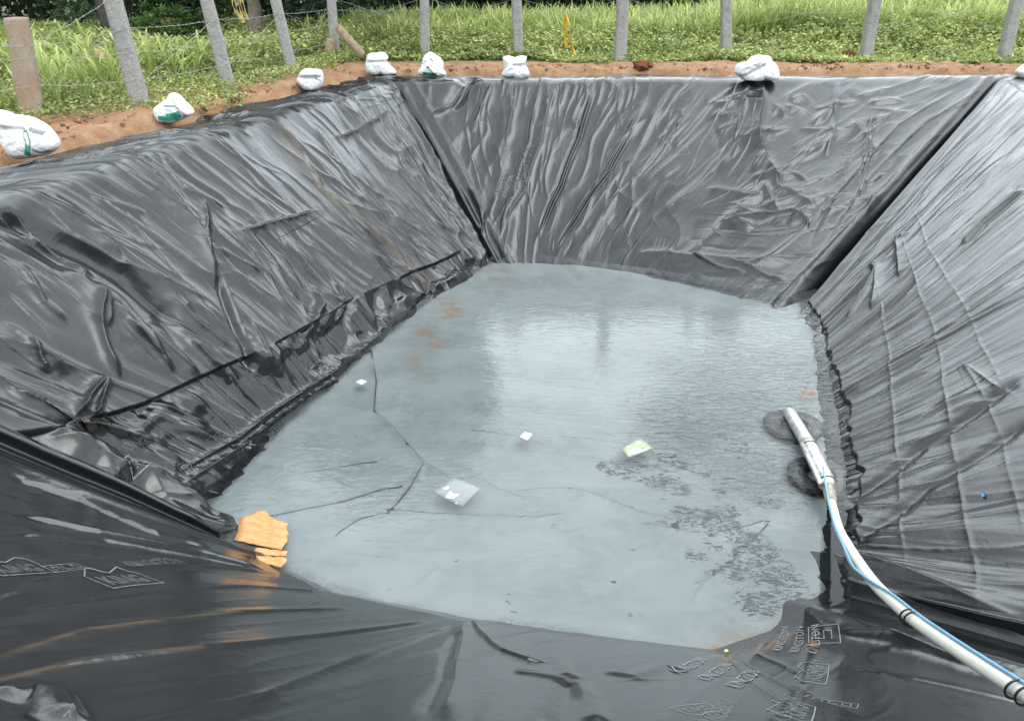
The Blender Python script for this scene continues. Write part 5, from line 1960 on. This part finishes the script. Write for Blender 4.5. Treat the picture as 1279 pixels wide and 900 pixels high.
def fence_side(P):
    """metres beyond the fence (positive in the field)"""
    xl = np.interp(P[:, 1], LF[:, 1], LF[:, 0], left=LF[0, 0] - 2)
    dl_ = np.where(P[:, 1] < LF[-1, 1] + 0.2, xl - P[:, 0], -99)
    yf = np.interp(P[:, 0], FF[:, 0], FF[:, 1])
    df_ = P[:, 1] - yf
    return np.maximum(np.where(P[:, 1] < LF[-1, 1] + 0.2, dl_, -99), np.where(P[:, 0] > LF[-1, 0] - 3, df_, np.where(P[:, 1] > LF[-1, 1], 5, -99)))


def clear_of_rocks(P):
    """little grows on the trodden ground in front of the two rocks"""
    k = np.ones(len(P), bool)
    for q, r_ in ((at_z(122, 88, 0.0), 0.75), (at_z(54, 97, 0.0), 0.45)):
        d_ = np.array([q[0], q[1]]) / np.hypot(q[0], q[1])
        t_ = (P[:, 0] - q[0]) * d_[0] + (P[:, 1] - q[1]) * d_[1]
        s_ = np.abs((P[:, 0] - q[0]) * d_[1] - (P[:, 1] - q[1]) * d_[0])
        k &= ~((t_ > -1.5 * r_ / 0.75) & (t_ < 0.6) & (s_ < r_))
    return k


# weeds: leafy herbs in a band along the fences
def weeds(n, xr, yr, hfun, mask, size, name, label, seed, per=13, keep_low=0.3):
    rg = np.random.default_rng(seed)
    P = np.stack([rg.uniform(*xr, n), rg.uniform(*yr, n), np.zeros(n)], -1)
    P = P[mask(P, rg)]
    P = P[clear_of_rocks(P)]
    H = hfun(P) * rg.uniform(0.65, 1.2, len(P))
    C = np.repeat(P, per, 0)
    Hh = np.repeat(H, per)
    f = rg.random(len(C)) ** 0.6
    C = C + np.stack([rg.normal(0, 0.07, len(C)) * (0.4 + f), rg.normal(0, 0.07, len(C)) * (0.4 + f), f * Hh], -1)
    V, F = leaf_cards(C, size, rg, 0.45, 0.55)
    patch = fbm(C[:, 0] * 0.9, C[:, 1] * 0.9, seed, 3)
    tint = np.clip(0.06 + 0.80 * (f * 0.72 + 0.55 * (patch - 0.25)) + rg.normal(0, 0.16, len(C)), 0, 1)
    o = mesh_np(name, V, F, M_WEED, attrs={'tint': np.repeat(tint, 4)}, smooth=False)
    return tag(o, label, 'weeds', kind='stuff')


def far_edge(P, rg):
    d = fence_side(P)
    n_ = fbm(P[:, 0] * 1.1, P[:, 1] * 1.1, 333, 3)
    return (d > -0.55 - 0.5 * (n_ - 0.5) * 2 - 0.75 * sm(5, 8.5, P[:, 0])) & (P[:, 0] > LF[-1, 0] - 0.2)


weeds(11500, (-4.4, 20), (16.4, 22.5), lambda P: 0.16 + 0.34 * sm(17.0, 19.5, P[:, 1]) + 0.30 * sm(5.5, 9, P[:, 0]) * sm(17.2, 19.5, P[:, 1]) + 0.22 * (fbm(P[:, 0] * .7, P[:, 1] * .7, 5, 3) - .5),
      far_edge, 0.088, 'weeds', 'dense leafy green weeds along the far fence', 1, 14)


def left_edge(P, rg):
    d = fence_side(P)
    n_ = fbm(P[:, 0] * 1.1, P[:, 1] * 1.1, 334, 3)
    return (d > -0.72 - 0.40 * sm(13, 10, P[:, 1]) - 0.6 * (n_ - 0.5)) & (d < 2.2 + 2.0 * n_) & (P[:, 1] < 18.5)


weeds(6500, (-13, -3.3), (8.0, 18.6), lambda P: 0.10 + 0.16 * fbm(P[:, 0] * .9, P[:, 1] * .9, 6, 3) + 0.10 * sm(0.3, 2, fence_side(P)), left_edge, 0.055, 'weeds', 'low yellowish green weeds along the left fence', 2, 12)
weeds(4200, (-13, -3.0), (14.0, 24), lambda P: 0.25 + 0.5 * fbm(P[:, 0] * .6, P[:, 1] * .6, 7, 3), lambda P, rg: (fence_side(P) > 0.4) & (P[:, 0] > -10.5 - 0.2 * (P[:, 1] - 17)) & (P[:, 0] < -3.4), 0.09, 'weeds', 'darker bushy weeds round the foot of the grey tree trunk', 3, 14)
weeds(3000, (-24, -8), (20, 30), lambda P: 0.12 + 0.2 * fbm(P[:, 0] * .6, P[:, 1] * .6, 9, 3), lambda P, rg: (fbm(P[:, 0] * .4, P[:, 1] * 1.2, 19, 3) > 0.44) & (np.abs(P[:, 1] - 26) > 1.1), 0.10, 'weeds', 'low pale green growth in the field left of the trees', 4, 9)

# maize: the nearest plants singly, the rest of the crop as one mass
def maize_geo(seed, H, rg=None):
    rg = np.random.default_rng(seed)
    n = 10
    zz = np.linspace(0.03, H * 0.55, n)
    C = np.stack([0.01 * rg.normal(0, 1, n), 0.01 * rg.normal(0, 1, n), zz], -1)
    V, F, m = blades(C, H * rg.uniform(0.65, 1.0, n), np.full(n, 0.062) * H / 0.8, rg, 0.62, 7, (0.62, 0.92))
    t = np.clip(np.repeat(0.35 + 0.45 * rg.random(n), m) + np.tile(np.linspace(-0.1, 0.25, m), n), 0, 1)
    return V, F, t


protos = []
for k in range(5):
    V, F, t = maize_geo(500 + k, 0.62 + 0.07 * k)
    me_o = mesh_np('maize_leaves', V, F, M_CROP, attrs={'tint': t})
    sv, sf = tube_np(np.array([[0, 0, -0.03], [0.004, 0, 0.15], [0.0, 0.004, 0.34]]), [0.014, 0.012, 0.007], 8)
    st_o = mesh_np('maize_stalk', sv, sf, M_CROP, attrs={'tint': np.full(len(sv), 0.5)})
    protos.append((me_o, st_o))
rgm = np.random.default_rng(9)
spots, tries = [], 0
while len(spots) < 90 and tries < 6000:
    tries += 1
    px, py = rgm.uniform(-30, 262), rgm.uniform(68, 150)
    p = at_z(px, py, 0.0)
    d = fence_side(p[None])[0]
    if d < 0.75 or (px > 135 and py < 90) or not clear_of_rocks(p[None])[0]:
        continue
    if any((p[0] - q[0]) ** 2 + (p[1] - q[1]) ** 2 < 0.34 ** 2 for q in spots):
        continue
    spots.append(p)
for k, p in enumerate(spots):
    g, stk = protos[k % 5]
    root = empty('maize_plant', (p[0], p[1], 0))
    root.rotation_euler = (0, 0, rgm.uniform(0, 6.28))
    s_ = rgm.uniform(0.6, 0.95)
    root.scale = (s_, s_, s_)
    tag(root, 'young green maize plant with arching leaves in the field beyond the left fence', 'maize plant', 'maize plants beyond the left fence')
    for src in (g, stk):
        c = src if k < 5 else src.copy()
        if k >= 5:
            COL.objects.link(c)
        c.parent = root


def crop(n, xr, yr, mask, H, seed, name, label, per=9):
    rg = np.random.default_rng(seed)
    P = np.stack([rg.uniform(*xr, n), rg.uniform(*yr, n), np.zeros(n)], -1)
    P = P[mask(P)]
    P = P[clear_of_rocks(P)]
    hh = H(P) * rg.uniform(0.75, 1.2, len(P))
    C = np.repeat(P, per, 0)
    Hh = np.repeat(hh, per)
    C = C + np.stack([rg.normal(0, 0.03, len(C)), rg.normal(0, 0.03, len(C)), Hh * 0.55 * rg.random(len(C))], -1)
    V, F, m = blades(C, Hh * rg.uniform(0.6, 1.0, len(C)), 0.055 + 0 * Hh, rg, 0.55, 4, (0.65, 0.98))
    t = np.clip(0.45 + 0.3 * rg.random(len(C)) + 0.5 * (fbm(C[:, 0] * .5, C[:, 1] * .5, seed, 3) - 0.5), 0, 1)
    t = np.clip(np.repeat(t, m) + np.tile(np.linspace(-0.15, 0.22, m), len(C)), 0, 1)
    return tag(mesh_np(name, V, F, M_CROP, attrs={'tint': t}), label, 'crop', kind='stuff')


crop(5200, (-5, 24), (19.6, 27), lambda P: (fence_side(P) > 1.5), lambda P: 0.64 + 0.28 * sm(3, 8, P[:, 0]) + 0.3 * (fbm(P[:, 0] * .6, P[:, 1] * .6, 3, 3) - .5), 11, 'maize_crop', 'standing green maize crop beyond the far fence')
crop(3800, (-24, -7), (12, 27), lambda P: (fence_side(P) > 3.0) & ((P[:, 0] < -9.5) | (P[:, 1] > 21)) & (fbm(P[:, 0] * .35, P[:, 1] * .8, 29, 3) > 0.36) & ~((P[:, 1] > 24.5) & (P[:, 1] < 27.5)), lambda P: 0.30 + 0 * P[:, 0], 12, 'maize_crop', 'young maize crop running back to the trees on the left', 8)

# ---- trees
def limb(P0, P1, r0, r1, rg, n=9, wob=0.06):
    t = np.linspace(0, 1, n)[:, None]
    ln = np.linalg.norm(np.asarray(P1) - P0)
    P = np.asarray(P0) + (np.asarray(P1) - np.asarray(P0)) * t
    P = P + rg.normal(0, wob * ln * 0.3, P.shape) * np.sin(t * math.pi)
    P[:, 2] -= 0.05 * ln * np.sin(t[:, 0] * math.pi)
    return tube_np(P, np.linspace(r0, r1, n), 9)


def tree(name, base, H, cr, z0, tr, seed, label, cat='tree', leaves=9000, leaf=0.17, mat=None, group='trees beyond the field', shift=(0, 0), bark=None, low=0.6, lean=(0, 0), nclump=90):
    rg = np.random.default_rng(seed)
    root = empty(name, (base[0], base[1], -0.05))
    tag(root, label, cat, group)
    fork = np.array([lean[0], lean[1], min(z0 + 0.35 * (H - z0), H * 0.5)])
    cc = np.array([shift[0], shift[1], (z0 + H) / 2])
    geo = [limb(np.zeros(3), fork, tr, tr * 0.6, rg, 12, 0.03)]
    cl_ = []
    for k in range(nclump):
        d = rg.normal(0, 1, 3)
        d /= np.linalg.norm(d)
        rad = rg.uniform(0.45, 1.0) ** 0.6
        lump = 0.78 + 0.5 * (vnoise(np.array([d[0] * 2 + seed]), np.array([d[1] * 2 + d[2] * 1.7]), seed)[0])
        c = cc + d * rad * lump * np.array([cr, cr, (H - z0) / 2])
        if c[2] < 0.12:
            c[2] = 0.12 + rg.random() * 0.6
        cl_.append(c)
    cl_ = np.array(cl_)
    for k in range(0, nclump, max(1, nclump // 9)):
        geo.append(limb(fork * rg.uniform(0.6, 1.0), cl_[k], tr * 0.32, tr * 0.06, rg, 8, 0.10))
    V, F = merge(geo)
    mesh_np('trunk', V, F, bark or M_DARKBARK, root)
    per = leaves // nclump
    sz = cr * rg.uniform(0.16, 0.34, nclump)
    d = rg.normal(0, 1, (nclump, per, 3))
    d /= np.linalg.norm(d, axis=2)[..., None]
    C = cl_[:, None] + d * (rg.random((nclump, per, 1)) ** 0.45) * sz[:, None, None] * np.array([1, 1, 0.75])
    ok = C[..., 2] > 0.04
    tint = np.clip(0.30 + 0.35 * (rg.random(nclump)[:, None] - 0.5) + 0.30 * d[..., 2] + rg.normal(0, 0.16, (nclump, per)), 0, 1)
    C, tint = C[ok], tint[ok]
    V, F = leaf_cards(C, leaf, rg, 0.3, 0.5, 0.15)
    mesh_np('crown', V, F, mat or M_TREE, root, attrs={'tint': np.repeat(tint, 4)}, smooth=False)
    return root


# the tall trees behind the left corner
bt = at_z(322, 64, 0)
tree('tall_tree', bt, 8.6, 3.1, 2.2, 0.17, 1, 'tall tree with a straight bare grey trunk behind the left fence', leaves=34000, leaf=0.26, bark=M_BARK, shift=(2.6, 1.0), lean=(0.15, 0.1), group=None, nclump=150)
b2 = at_z(150, 62, 0)
tree('dark_tree', b2, 11.0, 3.4, 1.1, 0.30, 2, 'broad dark tree with a thick dark trunk behind the thickest leaning post', leaves=15000, leaf=0.20, shift=(-0.6, 2.2), lean=(-0.35, 0.2), nclump=130)
TL = [  # px, distance, height, crown radius, crown start, label
    (-90, 34, 8.5, 3.4, 0.3, 'dark round tree at the far left end of the tree line'),
    (20, 36, 8.0, 3.2, 0.3, 'deep green tree behind the short brown post'),
    (75, 35, 7.0, 2.6, 0.3, 'lighter green tree over the dry yellow strip of field'),
    (205, 27, 7.5, 2.8, 0.2, 'dense dark tree between the two leftmost grey posts'),
    (262, 30, 7.0, 2.8, 0.2, 'shaggy dark tree left of the bare grey trunk'),
    (350, 28, 7.0, 2.6, 0.2, 'dark bushy tree right of the bare grey trunk'),
    (425, 30, 7.2, 2.7, 0.2, 'dark tree behind the corner post'),
    (495, 29, 6.6, 2.6, 0.2, 'dark tree between the corner post and the peaked sack post'),
    (565, 30, 6.8, 2.6, 0.2, 'dense dark tree right of the peaked sack post'),
    (640, 29, 6.4, 2.6, 0.2, 'dark tree straight behind the square topped sack'),
    (712, 30, 6.8, 2.6, 0.2, 'dark tree behind the yellow tape'),
    (785, 29, 6.6, 2.6, 0.2, 'dark tree behind the post on bare soil'),
    (860, 30, 6.4, 2.6, 0.2, 'dark tree left of the post beside the widest sack'),
    (930, 29, 6.2, 2.6, 0.2, 'dark tree right of the post beside the widest sack'),
    (1010, 30, 6.0, 2.6, 0.2, 'dark tree left of the second post from the right'),
    (1085, 30, 5.8, 2.6, 0.2, 'dark tree behind the second post from the right'),
    (1165, 31, 6.0, 2.7, 0.2, 'dark tree between the two rightmost posts'),
    (1250, 31, 6.2, 2.8, 0.2, 'dark tree behind the rightmost post'),
    (1340, 31, 6.2, 2.8, 0.2, 'dark tree at the right end of the tree line'),
]
for k, (px, y, H, cr_, z0, lab) in enumerate(TL):
    p = at_y(px, -30, y)
    if px > 460:
        H *= 0.60
    tree('dark_tree', (p[0], y + 0.6 * math.sin(k * 2.3)), H, cr_, z0, 0.14, 30 + k, lab, leaves=7500, leaf=0.20, nclump=80)
for k, (px, y, H, cr_, lab) in enumerate([(240, 21.5, 1.9, 0.75, 'bright green bush just left of the third grey post'), (105, 29, 1.6, 1.3, 'leafy bush at the end of the dry strip of field'), (200, 20.0, 1.5, 0.7, 'green bush between the thick post and the next'),
                                          (385, 22.5, 1.5, 0.9, 'dark low bush behind the slim post'), (160, 27, 1.5, 1.0, 'dark bush at the foot of the broad dark tree'), (1180, 23, 1.2, 1.0, 'brownish green bush between the two rightmost posts'), (1040, 24, 1.1, 0.9, 'tangled bush left of the second post from the right')]):
    p = at_y(px, -30, y)
    tree('bush', (p[0], y), H, cr_, 0.05, 0.04, 70 + k, lab, 'bush', 2600, 0.10, M_BUSH if k in (0, 1, 2, 5, 6) else M_TREE, 'bushes under the trees', nclump=34)
# the wood behind, one mass
rgd = np.random.default_rng(6)
n = 26000
C = np.stack([rgd.uniform(-46, 42, n), rgd.uniform(38, 43, n), rgd.random(n) ** 1.2 * 6.5], -1)
C[:, 2] *= 0.7 + 0.6 * fbm(C[:, 0] * 0.25, C[:, 1] * 0.2, 9, 3)
V, F = leaf_cards(C, 0.55, rgd, 0.3, 0.6)
t = np.clip(0.25 + 0.5 * (fbm(C[:, 0] * .5, C[:, 2] * .8, 15, 3) - 0.5) + rgd.normal(0, .14, n), 0, 1)
tag(mesh_np('distant_wood', V, F, M_TREE, attrs={'tint': np.repeat(t, 4)}, smooth=False), 'dark mass of the wood behind the tree line', 'wood', kind='stuff')
